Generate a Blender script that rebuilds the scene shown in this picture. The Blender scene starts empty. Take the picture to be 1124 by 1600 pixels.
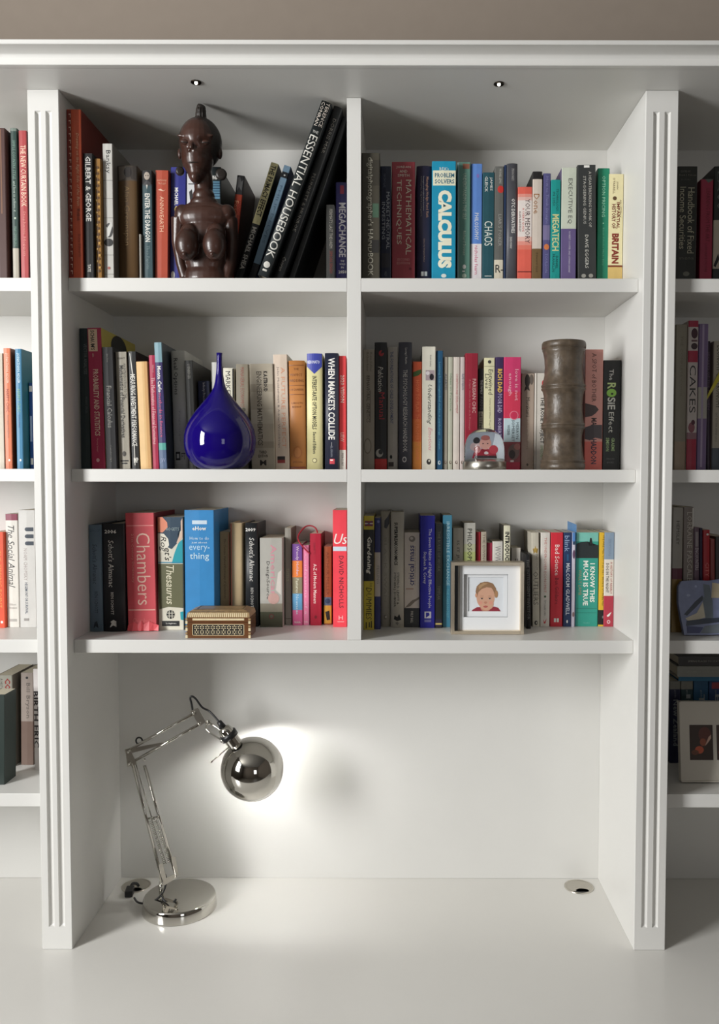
import bpy, bmesh, math, random
from mathutils import Vector, Matrix
random.seed(7)
S = bpy.context.scene
COL = S.collection
# ---------------------------------------------------------------- camera
W, H, F = 1124, 1600, 1300.0
PX, PY = 620.0, 800.0
DIST, EYE = 1.62, 1.64
PITCH, ROLL = 0.0446, 0.0015
CAMPOS = Vector((0, -DIST, EYE))
_f = Vector((0, math.cos(PITCH), -math.sin(PITCH)))
_r = Vector((1, 0, 0)); _u = Vector((0, math.sin(PITCH), math.cos(PITCH)))
RV = (_r + ROLL * _u).normalized(); UV = (_u - ROLL * _r).normalized()
cd = bpy.data.cameras.new('camera'); cam = bpy.data.objects.new('camera', cd); COL.objects.link(cam)
cd.sensor_fit = 'VERTICAL'; cd.sensor_height = 24; cd.lens = F * 24 / H
cd.shift_x = -(PX - W / 2) / H; cd.clip_start = 0.02
cam.matrix_world = Matrix(((RV.x, UV.x, -_f.x, CAMPOS.x), (RV.y, UV.y, -_f.y, CAMPOS.y), (RV.z, UV.z, -_f.z, CAMPOS.z), (0, 0, 0, 1)))
S.camera = cam
# ---------------------------------------------------------------- colour management, sky, lights
S.view_settings.view_transform = 'Standard'; S.view_settings.look = 'None'
S.view_settings.gamma = 1; S.view_settings.use_curve_mapping = False
S.view_settings.exposure = 0.38
wd = bpy.data.worlds.new('world'); S.world = wd; wd.use_nodes = True
wd.node_tree.nodes['Background'].inputs[0].default_value = (0.75, 0.86, 1, 1)
wd.node_tree.nodes['Background'].inputs[1].default_value = 1.0
WINL = dict(x=-2.2, y0=-2.2, y1=-1.3, z0=1.3, z1=2.7)     # the tall window on the left wall
WINR = dict(y=-4.2, x0=0.9, x1=1.7, z0=1.0, z1=2.1)           # a smaller one behind the camera
def area(name, loc, rot, sx, sy, energy, col):
    l = bpy.data.lights.new(name, 'AREA'); l.shape = 'RECTANGLE'; l.size = sx; l.size_y = sy; l.energy = energy; l.color = col
    o = bpy.data.objects.new(name, l); o.location = loc; o.rotation_euler = rot; COL.objects.link(o); return o
area('window_daylight', (WINL['x'] + .03, (WINL['y0'] + WINL['y1']) / 2, (WINL['z0'] + WINL['z1']) / 2), (0, math.radians(-90), 0), 1.36, .86, 92, (1, .995, .98))
area('window_daylight', ((WINR['x0'] + WINR['x1']) / 2, WINR['y'] + .03, (WINR['z0'] + WINR['z1']) / 2), (math.radians(90), 0, 0), .76, 1.06, 4, (1, .98, .95))

def P(u, v, Y):
    d = _f + (u - PX) / F * RV + (PY - v) / F * UV
    return CAMPOS + d * ((Y + DIST) / d.y)
def PZ(u, v, z):
    d = _f + (u - PX) / F * RV + (PY - v) / F * UV
    return CAMPOS + d * ((z - EYE) / d.z)
def lin(c, k=1.0):
    o = []
    for x in c:
        x = x / 255.0
        x = x / 12.92 if x <= .04045 else ((x + .055) / 1.055) ** 2.4
        o.append(min(.88, x * k))
    return tuple(o)
# ---------------------------------------------------------------- materials
_mc = {}
def mat(name, c, rough=.5, metal=0, k=1.0, noise=0.0, nscale=60, spec=.5, coat=0, bump=0):
    key = (name, tuple(c), rough, metal, k)
    if key in _mc: return _mc[key]
    m = bpy.data.materials.new(name); m.use_nodes = True; nt = m.node_tree
    b = nt.nodes['Principled BSDF']; l = lin(c, k)
    b.inputs['Base Color'].default_value = (*l, 1); b.inputs['Roughness'].default_value = rough
    b.inputs['Metallic'].default_value = metal; b.inputs['Specular IOR Level'].default_value = spec
    b.inputs['Coat Weight'].default_value = coat
    if noise or bump:
        tc = nt.nodes.new('ShaderNodeTexCoord'); n = nt.nodes.new('ShaderNodeTexNoise')
        n.inputs['Scale'].default_value = nscale; n.inputs['Detail'].default_value = 4
        nt.links.new(tc.outputs['Object'], n.inputs['Vector'])
    if noise:
        r = nt.nodes.new('ShaderNodeMapRange'); r.inputs[1].default_value = .3; r.inputs[2].default_value = .7
        r.inputs[3].default_value = 1 - noise; r.inputs[4].default_value = 1 + noise
        nt.links.new(n.outputs['Fac'], r.inputs[0])
        x = nt.nodes.new('ShaderNodeVectorMath'); x.operation = 'MULTIPLY'; x.inputs[0].default_value = l
        nt.links.new(r.outputs[0], x.inputs[1]); nt.links.new(x.outputs[0], b.inputs['Base Color'])
    if bump:
        bp = nt.nodes.new('ShaderNodeBump'); bp.inputs['Strength'].default_value = bump; bp.inputs['Distance'].default_value = .002
        nt.links.new(n.outputs['Fac'], bp.inputs['Height']); nt.links.new(bp.outputs[0], b.inputs['Normal'])
    _mc[key] = m; return m
WHITE = mat('white_paint', (219, 218, 214), .38, noise=.012, nscale=9)
DESKW = mat('white_desk_lacquer', (219, 217, 212), .22, noise=.01, nscale=6)
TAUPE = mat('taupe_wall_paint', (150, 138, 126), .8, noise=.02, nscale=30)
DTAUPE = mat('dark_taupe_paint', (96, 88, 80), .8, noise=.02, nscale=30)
CEILW = mat('ceiling_paint', (136, 134, 130), .9, noise=.01)
CHROME = mat('polished_chrome', (200, 197, 190), .07, 1, noise=.01)
BRUSH = mat('brushed_steel', (200, 195, 185), .28, 1, noise=.03, nscale=200)
BLACKP = mat('black_plastic', (22, 22, 24), .4, noise=.05)
PAGES = mat('paper_pages', (214, 205, 184), .8, noise=.07, nscale=300)
def cm(c): return mat('cover_print', c, .45, k=KCOV, noise=.05, nscale=35)
def ink(c): return mat('ink', c, .5, k=KCOV, noise=.02)
KCOV = 1.02
# ---------------------------------------------------------------- mesh helpers
def link(name, me, parent=None, m=None):
    o = bpy.data.objects.new(name, me); COL.objects.link(o)
    if m is not None:
        for x in (m if isinstance(m, (list, tuple)) else [m]): me.materials.append(x)
    if parent: o.parent = parent
    return o
def obj(name, bm, m, parent=None, smooth=False):
    me = bpy.data.meshes.new(name); bmesh.ops.recalc_face_normals(bm, faces=bm.faces); bm.to_mesh(me); bm.free()
    if smooth:
        for p in me.polygons: p.use_smooth = True
    return link(name, me, parent, m)
def thing(name, label, cat, loc=(0, 0, 0), rot=(0, 0, 0), group=None):
    o = bpy.data.objects.new(name, None); COL.objects.link(o); o.location = loc; o.rotation_euler = rot
    o.empty_display_size = .02; o['label'] = label; o['category'] = cat
    if group: o['group'] = group
    return o
def bx(bm, x0, x1, y0, y1, z0, z1, bev=0, mi=0):
    vs = [bm.verts.new((x, y, z)) for x in (x0, x1) for y in (y0, y1) for z in (z0, z1)]
    fs = [bm.faces.new([vs[i] for i in q]) for q in ((0, 1, 3, 2), (4, 6, 7, 5), (0, 4, 5, 1), (2, 3, 7, 6), (0, 2, 6, 4), (1, 5, 7, 3))]
    for f in fs: f.material_index = mi
    if bev:
        es = list({e for f in fs for e in f.edges})
        bmesh.ops.bevel(bm, geom=es, offset=bev, segments=2, affect='EDGES', profile=.6)
    return bm
def box(*a, **k): return bx(bmesh.new(), *a, **k)
def lathe(bm, prof, c=(0, 0, 0), n=48, ax='z'):
    rings = []
    for r, z in prof:
        if r < 1e-6: rings.append([bm.verts.new((c[0], c[1], c[2] + z))]); continue
        rings.append([bm.verts.new((c[0] + r * math.cos(t * 2 * math.pi / n), c[1] + r * math.sin(t * 2 * math.pi / n), c[2] + z)) for t in range(n)])
    for a, b in zip(rings, rings[1:]):
        for i in range(n):
            j = (i + 1) % n
            if len(a) == 1 and len(b) == 1: break
            if len(a) == 1: bm.faces.new((a[0], b[i], b[j]))
            elif len(b) == 1: bm.faces.new((a[i], a[j], b[0]))
            else: bm.faces.new((a[i], a[j], b[j], b[i]))
    return bm
def tube(bm, pts, r, n=10, caps=True):
    pts = [Vector(p) for p in pts]; rings = []; prev = None
    for i, p in enumerate(pts):
        d = (pts[min(i + 1, len(pts) - 1)] - pts[max(i - 1, 0)]).normalized()
        if prev is None:
            a = Vector((0, 1, 0)) if abs(d.y) < .9 else Vector((1, 0, 0)); x = d.cross(a).normalized()
        else: x = (prev - d * prev.dot(d)).normalized()
        prev = x; y = d.cross(x); rr = r[i] if isinstance(r, (list, tuple)) else r
        rings.append([bm.verts.new(p + rr * (math.cos(t * 2 * math.pi / n) * x + math.sin(t * 2 * math.pi / n) * y)) for t in range(n)])
    for a, b in zip(rings, rings[1:]):
        for i in range(n): bm.faces.new((a[i], a[(i + 1) % n], b[(i + 1) % n], b[i]))
    if caps: bm.faces.new(rings[0]); bm.faces.new(rings[-1])
    return bm
def spline(pts, n=8):
    pts = [Vector(p) for p in pts]; out = []
    for i in range(len(pts) - 1):
        p0, p1, p2, p3 = pts[max(i - 1, 0)], pts[i], pts[i + 1], pts[min(i + 2, len(pts) - 1)]
        for k in range(n):
            t = k / n
            out.append(.5 * ((2 * p1) + (p2 - p0) * t + (2 * p0 - 5 * p1 + 4 * p2 - p3) * t * t + (3 * p1 - p0 - 3 * p2 + p3) * t ** 3))
    out.append(pts[-1]); return out
def ell(bm, c, r, seg=24, rot=None):
    M = Matrix.Translation(c) @ (rot.to_4x4() if rot else Matrix()) @ Matrix.Diagonal((*r, 1))
    bmesh.ops.create_uvsphere(bm, u_segments=seg, v_segments=seg // 2, radius=1, matrix=M); return bm
def poly(bm, pts, mi=0):
    f = bm.faces.new([bm.verts.new(p) for p in pts]); f.material_index = mi; return f
def remesh(name, bm, m, parent, vox, smooth=6):
    me = bpy.data.meshes.new(name + '_src'); bm.to_mesh(me); bm.free()
    o = bpy.data.objects.new(name + '_src', me); COL.objects.link(o)
    r = o.modifiers.new('r', 'REMESH'); r.mode = 'VOXEL'; r.voxel_size = vox
    s = o.modifiers.new('s', 'SMOOTH'); s.iterations = smooth; s.factor = .5
    dg = bpy.context.evaluated_depsgraph_get(); dg.update()
    me2 = bpy.data.meshes.new_from_object(o.evaluated_get(dg)); me2.name = name
    bpy.data.objects.remove(o); me2.materials.clear()
    for p in me2.polygons: p.use_smooth = True
    return link(name, me2, parent, m)
def struct(name, bm, m):
    o = obj(name, bm, m); o['kind'] = 'structure'; return o
# ---------------------------------------------------------------- room
YF = -0.032                              # pilaster face
YB = 0.2565                              # face of the bookcase back panel
zs = lambda v, Y=0.0: P(620, v, Y).z
ZD = zs(1484, YF); ZSOF = zs(140.5, YF)
SH = [(zs(434.8), zs(455.8)), (zs(733.5), zs(753.3)), (zs(1000.3), zs(1020.8)), (zs(1240.5), zs(1261))]
XL0, XL1 = P(53, 742, YF).x, P(101.3, 742, YF).x    # left upright
XR0, XR1 = P(1001.3, 742, YF).x, P(1051.5, 742, YF).x
XD0, XD1 = P(543, 742, 0).x, P(564.5, 742, 0).x
RX, RY0 = 2.2, -4.2
struct('floor', box(-RX - .1, RX + .1, RY0 - .1, .4, -.05, 0), mat('oak_floor', (78, 74, 68), .4, noise=.2, nscale=8))
struct('ceiling', box(-RX - .1, RX + .1, RY0 - .1, .4, 2.9, 2.95), CEILW)
struct('wall_back', box(-RX - .1, RX + .1, .275, .35, 0, 2.9), TAUPE)
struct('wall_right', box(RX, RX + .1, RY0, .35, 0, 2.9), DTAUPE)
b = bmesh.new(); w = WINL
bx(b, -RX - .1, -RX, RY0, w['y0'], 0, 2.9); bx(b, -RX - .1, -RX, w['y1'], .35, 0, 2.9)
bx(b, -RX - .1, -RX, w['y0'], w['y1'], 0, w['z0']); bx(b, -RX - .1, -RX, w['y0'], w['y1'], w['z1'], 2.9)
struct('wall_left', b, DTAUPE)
b = bmesh.new(); q = WINR
bx(b, -RX, q['x0'], RY0 - .1, RY0, 0, 2.9); bx(b, q['x1'], RX, RY0 - .1, RY0, 0, 2.9)
bx(b, q['x0'], q['x1'], RY0 - .1, RY0, 0, q['z0']); bx(b, q['x0'], q['x1'], RY0 - .1, RY0, q['z1'], 2.9)
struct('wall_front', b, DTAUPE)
b = bmesh.new()
for yy in (w['y0'], (w['y0'] + w['y1']) / 2 - .02, w['y1'] - .04): bx(b, -RX - .08, -RX - .03, yy, yy + .04, w['z0'], w['z1'])
for zz in (w['z0'], (w['z0'] + w['z1']) / 2 - .02, w['z1'] - .04): bx(b, -RX - .08, -RX - .03, w['y0'], w['y1'], zz, zz + .04)
struct('window_1', b, WHITE)
b = bmesh.new()
for xx in (q['x0'], q['x1'] - .04): bx(b, xx, xx + .04, RY0 - .08, RY0 - .03, q['z0'], q['z1'])
for zz in (q['z0'], (q['z0'] + q['z1']) / 2, q['z1'] - .04): bx(b, q['x0'], q['x1'], RY0 - .08, RY0 - .03, zz, zz + .04)
struct('window_2', b, WHITE)
# ---------------------------------------------------------------- bookcase
bc = thing('bookcase', 'white built-in bookcase with fluted pilasters, shelves and a cornice above the desk', 'bookcase', (0, 0, ZD))
def part(name, bm, m=WHITE, parent=None, smooth=False):
    bmesh.ops.translate(bm, verts=bm.verts, vec=(0, 0, -ZD)); return obj(name, bm, m, parent or bc, smooth)
XE = 1.45
part('back_panel', box(-XE, XE, YB, YB + .015, ZD + .0005, ZSOF + .02))
FL = zs(174, YF), zs(1449, YF)
def pilaster(x0, x1):
    # upright with two rounded flutes routed into its face
    w_ = x1 - x0; g = .0058; gc = [x0 + w_ * .325, x0 + w_ * .67]
    part('upright', box(x0, x1, YF + .011, YB - .0005, ZD + .0005, ZSOF - .0005))
    bm = bmesh.new()
    xs = [x0, x0 + .0012]; ys0 = [YF + .0012, YF]
    def row(z, dep):
        pts = [(x0, YF + .011), (x0, YF + .001), (x0 + .001, YF)]
        for c in gc:
            for k in range(9):
                a = math.pi * k / 8; pts.append((c - g * math.cos(a), YF + dep * g * .95 * math.sin(a)))
        pts += [(x1 - .001, YF), (x1, YF + .001), (x1, YF + .011)]
        return [bm.verts.new((x, y, z)) for x, y in pts]
    zt, zb = FL
    zz = [(ZSOF - .0005, 0)] + [(zt - g * (1 - math.cos(t)), math.sin(t)) for t in (0, .3, .6, .9, 1.2, 1.5708)] + \
         [(zb + g * (1 - math.cos(t)), math.sin(t)) for t in (1.5708, 1.2, .9, .6, .3, 0)] + [(ZD + .0005, 0)]
    rows = [row(z, d) for z, d in zz]
    for a, c in zip(rows, rows[1:]):
        for i in range(len(a) - 1): bm.faces.new((a[i], a[i + 1], c[i + 1], c[i]))
    o = part('pilaster', bm)
pilaster(XL0, XL1); pilaster(XR0, XR1)
part('divider', box(XD0, XD1, .0, YB - .0005, SH[2][0] + .0002, ZSOF - .0005, bev=.0008))
for i, (t, bt) in enumerate(SH):
    if i < 3:
        if i < 2:
            part('shelf', box(XL1 + .0003, XD0 - .0003, .0, YB - .0005, bt, t, bev=.0008)); part('shelf', box(XD1 + .0003, XR0 - .0003, .0, YB - .0005, bt, t, bev=.0008))
        else: part('shelf', box(XL1 + .0003, XR0 - .0003, .0, YB - .0005, bt, t, bev=.0008))
    part('shelf', box(-XE, XL0 - .0003, .0, YB - .0005, bt, t, bev=.0008)); part('shelf', box(XR1 + .0003, XE, .0, YB - .0005, bt, t, bev=.0008))
part('side_panel', box(-XE - .02, -XE, YF, YB, ZD + .0005, ZSOF)); part('side_panel', box(XE, XE + .02, YF, YB, ZD + .0005, ZSOF))
YLF = -.126
part('soffit', box(-XE - .02, XE + .02, YLF + .012, YB, ZSOF, ZSOF + .02))
zc = lambda v, Y: P(620, v, Y).z
prof = [(YLF + .0125, ZSOF), (YLF + .001, ZSOF), (YLF, ZSOF + .001), (YLF, zc(91, YLF)), (YLF - .002, zc(88, YLF))]
for k in range(8):
    a = k / 7 * math.pi / 2
    prof.append((YLF - .003 - .026 * (1 - math.cos(a)), zc(87, YLF) + (zc(70, -.158) - zc(87, YLF)) * math.sin(a)))
prof += [(-.160, zc(69.5, -.16)), (-.161, zc(68.5, -.16)), (-.161, zc(63, -.16)), (-.159, zc(61.8, -.16)), (YLF + .0125, zc(61.8, -.16))]
bm = bmesh.new(); A = [bm.verts.new((-XE - .05, y, z)) for y, z in prof]; B_ = [bm.verts.new((XE + .05, y, z)) for y, z in prof]
for i in range(len(A)): j = (i + 1) % len(A); bm.faces.new((A[i], A[j], B_[j], B_[i]))
bm.faces.new(A); bm.faces.new(B_)
part('cornice', bm)
part('top_board', box(-XE - .02, XE + .02, YLF + .0125, YB + .015, ZSOF + .021, zc(62.5, -.16)))
dk = thing('desk', 'long white desktop built in below the bookcase, bare and softly glossy', 'desk', (0, 0, 0))
def GR(c): return (c[0], c[1], c[2])
obj('worktop', box(-XE - .02, XE + .02, -.43, YB + .015, ZD - .03, ZD, bev=.002), DESKW, dk)
for xa in (-XE, -.95, XL0, XR0 - .02, .75, XE - .03):
    obj('cabinet_side', box(xa, xa + .025, -.37, YB, .0005, ZD - .0305), WHITE, dk)
for xa, xb in ((-XE + .03, -.955), (.78, XE - .035)):
    for k in range(3):
        z0 = .06 + k * .205
        d_ = obj('drawer', box(xa, xb, -.39, -.371, z0, z0 + .198, bev=.002), WHITE, dk)
        obj('knob', lathe(bmesh.new(), [(0, 0), (.008, .002), (.014, .012), (.012, .02), (0, .022)], n=16), BRUSH, d_)
        d_.children[0].rotation_euler = (math.pi / 2, 0, 0); d_.children[0].location = ((xa + xb) / 2, -.39, z0 + .1)
# ---------------------------------------------------------------- books
_gl = {}; _todo = []
def T(s, v0, v1, h, col=(225, 220, 205), off=0, b=0, sh=0, m='d'): return ('T', s, v0, v1, h, col, off, b, sh, m)
def Hh(s, v, w_, h, col=(225, 220, 205), off=0, b=0, sh=0): return ('T', s, v, w_, h, col, off, b, sh, 'h')
def R(x0, x1, v0, v1, col): return ('G', [(x0, v0), (x1, v0), (x1, v1), (x0, v1)], col)
def E(x, v, rx, rv, col, n=16): return ('E', x, v, rx, rv, col)
def G(pts, col): return ('G', pts, col)
CELL = {
 'A': (0, 434, 'in the upper left compartment', 'books in the upper left compartment'),
 'B': (0, 434, 'in the upper right compartment', 'books in the upper right compartment'),
 'C': (1, 732, 'in the middle left compartment', 'books in the middle left compartment'),
 'D': (1, 733, 'in the middle right compartment', 'books in the middle right compartment'),
 'E': (2, 0, 'in the lower left compartment', 'books in the lower left compartment'),
 'F': (2, 0, 'in the lower right compartment', 'books in the lower right compartment'),
 'G1': (0, 432, 'at far left, top shelf', 'books on the far left top shelf'),
 'G2': (1, 730, 'at far left, second shelf', 'books on the far left second shelf'),
 'G3': (2, 0, 'at far left, third shelf', 'books on the far left third shelf'),
 'G4': (3, 0, 'at far left, bottom shelf', 'books on the far left bottom shelf'),
 'H1': (0, 433, 'at far right, top shelf', 'books on the far right top shelf'),
 'H2': (1, 733, 'at far right, second shelf', 'books on the far right second shelf'),
 'H3': (2, 0, 'at far right, third shelf', 'books on the far right third shelf'),
 'H4': (3, 0, 'at far right, bottom shelf', 'books on the far right bottom shelf'),
}
_prev = {}
def book(cell, uTL, uBL, uBR, vT, dv, col, label, prints=(), bands=(), hard=False, side=None, pages=None, dmax=None, free=False):
    si, vr, suf, grp = CELL[cell]; z0 = SH[si][0] + .0003
    lo, hi = {'A': (XL1, XD0), 'C': (XL1, XD0), 'E': (XL1, XD0), 'B': (XD1, XR0), 'D': (XD1, XR0), 'F': (XD1, XR0)}.get(cell, (-XE, XL0) if cell[0] == 'G' else (XR1, XE))
    lo += .0006; hi -= .0006
    if dv > 5:
        Y = PZ((uBL + uBR) / 2, dv, z0).y; vr = dv
    else: Y = YB - .003 - dv
    pr0, pa0 = (lo, 0.0) if free else _prev.get(cell, (lo, 0.0))
    for it in range(60):
        pb, pr, pt = P(uBL, vr, Y), P(uBR, vr, Y), P(uTL, vT, Y)
        a = math.atan2(pt.x - pb.x, pt.z - pb.z)
        if abs(a) < .013: a = 0.0
        # keep to the right of the neighbour: slide a spine forward rather than into the next book
        lim = max(lo, pr0 if abs(a) < .1 and abs(pa0) < .1 else lo)
        xl = pb.x - (max(0, pb.z - z0) * math.tan(a) if dv <= 5 else 0)
        low = min(xl, xl + math.tan(a) * (pt.z - z0)) if lim == lo else xl + (min(0, math.tan(a) - math.tan(pa0)) * (pt.z - z0))
        if low >= lim or dv > 5 or uBL > 620 or Y < .004 or abs(a) > .1: break
        Y -= .002
    w_ = (pr.x - pb.x) * math.cos(a) - .0005
    short = lim - low
    xr = xl + w_ / math.cos(a)
    if abs(a) < .1 and short > 0:
        cut_ = min(short, w_ * .35); xl += short; w_ -= cut_; xr = xl + w_
    if free: pass
    elif abs(a) < .1: _prev[cell] = (xr + .0003, a)
    elif cell == 'A': _prev[cell] = (lo, 0.0)
    xb = (xl + xr) / 2; h = (pt.z - z0 - (w_ * abs(math.sin(a)) if a else 0)) / math.cos(a)
    lift = abs(math.sin(a)) * w_ / 2
    c_, s_ = math.cos(a), math.sin(a); cx = [x * c_ + z * s_ for x in (-w_ / 2, w_ / 2) for z in (0, h)]
    if xb + max(cx) > hi: xb = hi - max(cx)
    if xb + min(cx) < lo: xb = lo - min(cx)
    d = YB - .003 - Y
    if dmax: d = min(d, dmax)
    root = thing('book', label + ' ' + suf, 'book', (xb, Y, z0 + lift), (0, a, 0), grp)
    t = .0022 if hard else .0007; ins = .003 if hard else .0004
    if w_ < .008: t = min(t, .001)
    bul = min(.004, w_ * .13) if hard else .0007
    cols = [col]; mi = {tuple(col): 0}
    lv = {0.0: 0, h: 0}; bl = []
    def zl(v): return max(0, min(h, (P((uBL + uTL) / 2, v, Y).z - z0 - lift) / math.cos(a)))
    for v0, v1, c in bands:
        zt_, zb_ = zl(v0), zl(v1)
        if v0 <= vT + 1: zt_ = h
        if v1 >= vr - 1: zb_ = 0.0
        if zt_ - zb_ < .0005: continue
        lv[zt_] = 0; lv[zb_] = 0
        if tuple(c) not in mi: mi[tuple(c)] = len(cols); cols.append(c)
        bl.append((zb_, zt_, mi[tuple(c)]))
    zsorted = sorted(lv)
    sc = side or col
    if tuple(sc) not in mi: mi[tuple(sc)] = len(cols); cols.append(sc)
    smi = mi[tuple(sc)]
    hw = w_ / 2; c_ = c_2 = min(.0012, hw * .3); n = 6 if hard else 2
    out = [(-hw, d), (-hw, c_)]
    for k in range(n + 1):
        x = -hw + c_ + (w_ - 2 * c_) * k / n; out.append((x, -bul * (1 - (x / hw) ** 2)))
    out += [(hw, c_), (hw, d)]
    inn = [(-hw + t, d), (-hw + t, c_ + t)] + [(max(-hw + t, min(hw - t, x)), y + t + c_) for x, y in out[2:-2]] + [(hw - t, c_ + t), (hw - t, d)]
    bm = bmesh.new(); ro, ri = [], []
    for z in zsorted:
        ro.append([bm.verts.new((x, y, z)) for x, y in out]); ri.append([bm.verts.new((x, y, z)) for x, y in inn])
    N = len(out)
    for k in range(len(zsorted) - 1):
        zm = (zsorted[k] + zsorted[k + 1]) / 2; bi = 0
        for zb_, zt_, m_ in bl:
            if zb_ <= zm <= zt_: bi = m_
        for i in range(N - 1):
            f = bm.faces.new((ro[k][i], ro[k][i + 1], ro[k + 1][i + 1], ro[k + 1][i])); f.material_index = smi if i in (0, N - 2) else bi
            f.smooth = hard and 1 < i < N - 3
            f = bm.faces.new((ri[k][i], ri[k + 1][i], ri[k + 1][i + 1], ri[k][i + 1])); f.material_index = smi
        for i in (0, N - 1):
            f = bm.faces.new((ro[k][i], ri[k][i], ri[k + 1][i], ro[k + 1][i])); f.material_index = smi
    for k in (0, len(zsorted) - 1):
        for i in range(N - 1):
            f = bm.faces.new((ro[k][i], ro[k][i + 1], ri[k][i + 1], ri[k][i])); f.material_index = smi
    obj('cover', bm, [cm(c) for c in cols], root)
    if w_ > .005:
        obj('pages', box(-hw + t + .0001, hw - t - .0001, c_ + t + .0005, d - (.004 if hard else .0006), ins, h - ins), mat('paper_pages', pages, .8, noise=.07) if pages else PAGES, root)
    kn = [(-hw, c_2)] + [q_ for q_ in out[2:-2]] + [(hw, c_2)]
    def fy(x):
        for (xa, ya), (xb_, yb_) in zip(kn, kn[1:]):
            if x <= xb_: return ya + (yb_ - ya) * max(0, min(1, (x - xa) / (xb_ - xa)))
        return kn[-1][1]
    fy.kn = [q_[0] for q_ in out[2:-2]]; fy.n = 0; fy.hw = hw
    pxm = (Y + DIST) / F
    for p in prints: _todo.append((root, p, w_, h, zl, fy, pxm))
    return root
def glyph(s, b, sh, big):
    key = (s, b, sh)
    if key not in _gl:
        c = bpy.data.curves.new('t', 'FONT'); c.body = s; c.size = 1; c.resolution_u = 3 if big else 1
        c.offset = b * .022; c.shear = sh; c.align_x = 'LEFT'
        o = bpy.data.objects.new('t', c); COL.objects.link(o); _gl[key] = [o, None]
    return _gl[key]
def flush():
    for root, p, *_ in _todo:
        if p[0] == 'T': glyph(p[1], p[7], p[8], p[4] > 9)
    dg = bpy.context.evaluated_depsgraph_get(); dg.update()
    for k, g in _gl.items():
        if g[1] is None:
            me = bpy.data.meshes.new_from_object(g[0].evaluated_get(dg))
            vs = [tuple(v.co) for v in me.vertices]; fs = [tuple(q.vertices) for q in me.polygons]
            x0 = min(v[0] for v in vs); x1 = max(v[0] for v in vs); y0 = min(v[1] for v in vs); y1 = max(v[1] for v in vs)
            g[1] = ([((v[0] - x0) / (x1 - x0), (v[1] - y0) / (y1 - y0)) for v in vs], fs)
            bpy.data.meshes.remove(me)
            c = g[0].data; bpy.data.objects.remove(g[0]); g[0] = None; bpy.data.curves.remove(c)
    seen = {}
    for root, p, w_, h, zl, fy, pxm in _todo:
        fy.n += 1; off_ = .00022 + .00003 * min(fy.n, 60); bm = bmesh.new(); nm = 'printed_patch'
        if p[0] == 'T':
            _, s, v0, v1, hp, col, off, b, sh, mode = p
            vs, fs = glyph(s, b, sh, 0)[1]; gh = hp * pxm; V = []
            if mode == 'h':
                zc_, gw = zl(v0), v1 * pxm
                for a, c in vs: V.append((off * w_ + (a - .5) * gw, 0, zc_ + (c - .5) * gh))
            else:
                za, zb_ = zl(v0), zl(v1)
                for a, c in vs:
                    if mode == 'u': V.append((off * w_ - (c - .5) * gh, 0, zb_ + (za - zb_) * a))
                    else: V.append((off * w_ + (c - .5) * gh, 0, za + (zb_ - za) * a))
            nm = 'title' if root.name not in seen else 'lettering'; seen[root.name] = 1
            bv = [bm.verts.new(v) for v in V]
            for f_ in fs:
                try: bm.faces.new([bv[i] for i in f_])
                except ValueError: pass
        else:
            if p[0] == 'G': pts = [(x * w_, zl(v)) for x, v in p[1]]; col = p[2]
            else:
                _, x, v, rx, rv, col = p; zc_ = zl(v)
                pts = [(x * w_ + rx * pxm * math.cos(t * math.pi / 9), zc_ + rv * pxm * math.sin(t * math.pi / 9)) for t in range(18)]
            f_ = poly(bm, [(x, 0, z) for x, z in pts])
            if p[0] == 'G' and len(pts) > 4: bmesh.ops.triangulate(bm, faces=[f_])
        xmax = fy.hw - .0004
        for sg_ in (-1, 1): bmesh.ops.bisect_plane(bm, geom=bm.verts[:] + bm.edges[:] + bm.faces[:], plane_co=(sg_ * xmax, 0, 0), plane_no=(sg_, 0, 0), clear_outer=True)
        for kx in fy.kn: bmesh.ops.bisect_plane(bm, geom=bm.verts[:] + bm.edges[:] + bm.faces[:], plane_co=(kx, 0, 0), plane_no=(1, 0, 0))
        for v in bm.verts: v.co.y = fy(v.co.x) - off_
        if not bm.faces: bm.free(); continue
        me = bpy.data.meshes.new(nm); bm.to_mesh(me); bm.free(); link(nm, me, root, ink(col))
    _todo.clear()
_lay = 0
# colours shared by many spines
CR = (226, 218, 196); WH = (232, 230, 224); BK = (26, 26, 28); DK = (34, 36, 38); PALE = (190, 180, 160)
# ---- A: upper left
book('A', 100.5, 105, 130.6, 171, .2515, (196, 82, 46), 'tall orange book with pale ticks along its left edge', [
    T('Drawing on the Right Side of the Brain', 208, 322, 5.5, (236, 190, 150), .22, 0, .3), T('Workbook', 326, 345, 5, (60, 25, 20), .24), T('Betty Edwards', 366, 402, 5, (150, 60, 40), .26),
    R(-.5, -.16, 172, 433, (120, 40, 30))] + [R(-.34, -.2, 178 + k * 10.2, 179.4 + k * 10.2, (225, 190, 170)) for k in range(25)] + [R(-.23, -.2, 178 + k * 10.2, 184 + k * 10.2, (225, 190, 170)) for k in range(25)], side=(120, 42, 34))
book('A', 127.4, 132.7, 147.7, 239.5, .19, (32, 32, 33), 'black paperback with bold white name lettering beside the orange one', [
    T('GILBERT & GEORGE', 244.5, 346, 8.5, WH, 0, 1), T('TATE', 413, 425, 4.5, WH, 0, 1)])
book('A', 145.5, 150, 160.3, 248, .17, (150, 108, 48), 'narrow speckled ochre book without lettering', [E(0, 262 + k * 9.5, 3.0, 2.2, (92, 62, 26)) for k in range(18)] + [E(.2 * (-1) ** k, 266 + k * 9.5, 1.6, 1.6, (190, 150, 80)) for k in range(17)])
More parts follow.
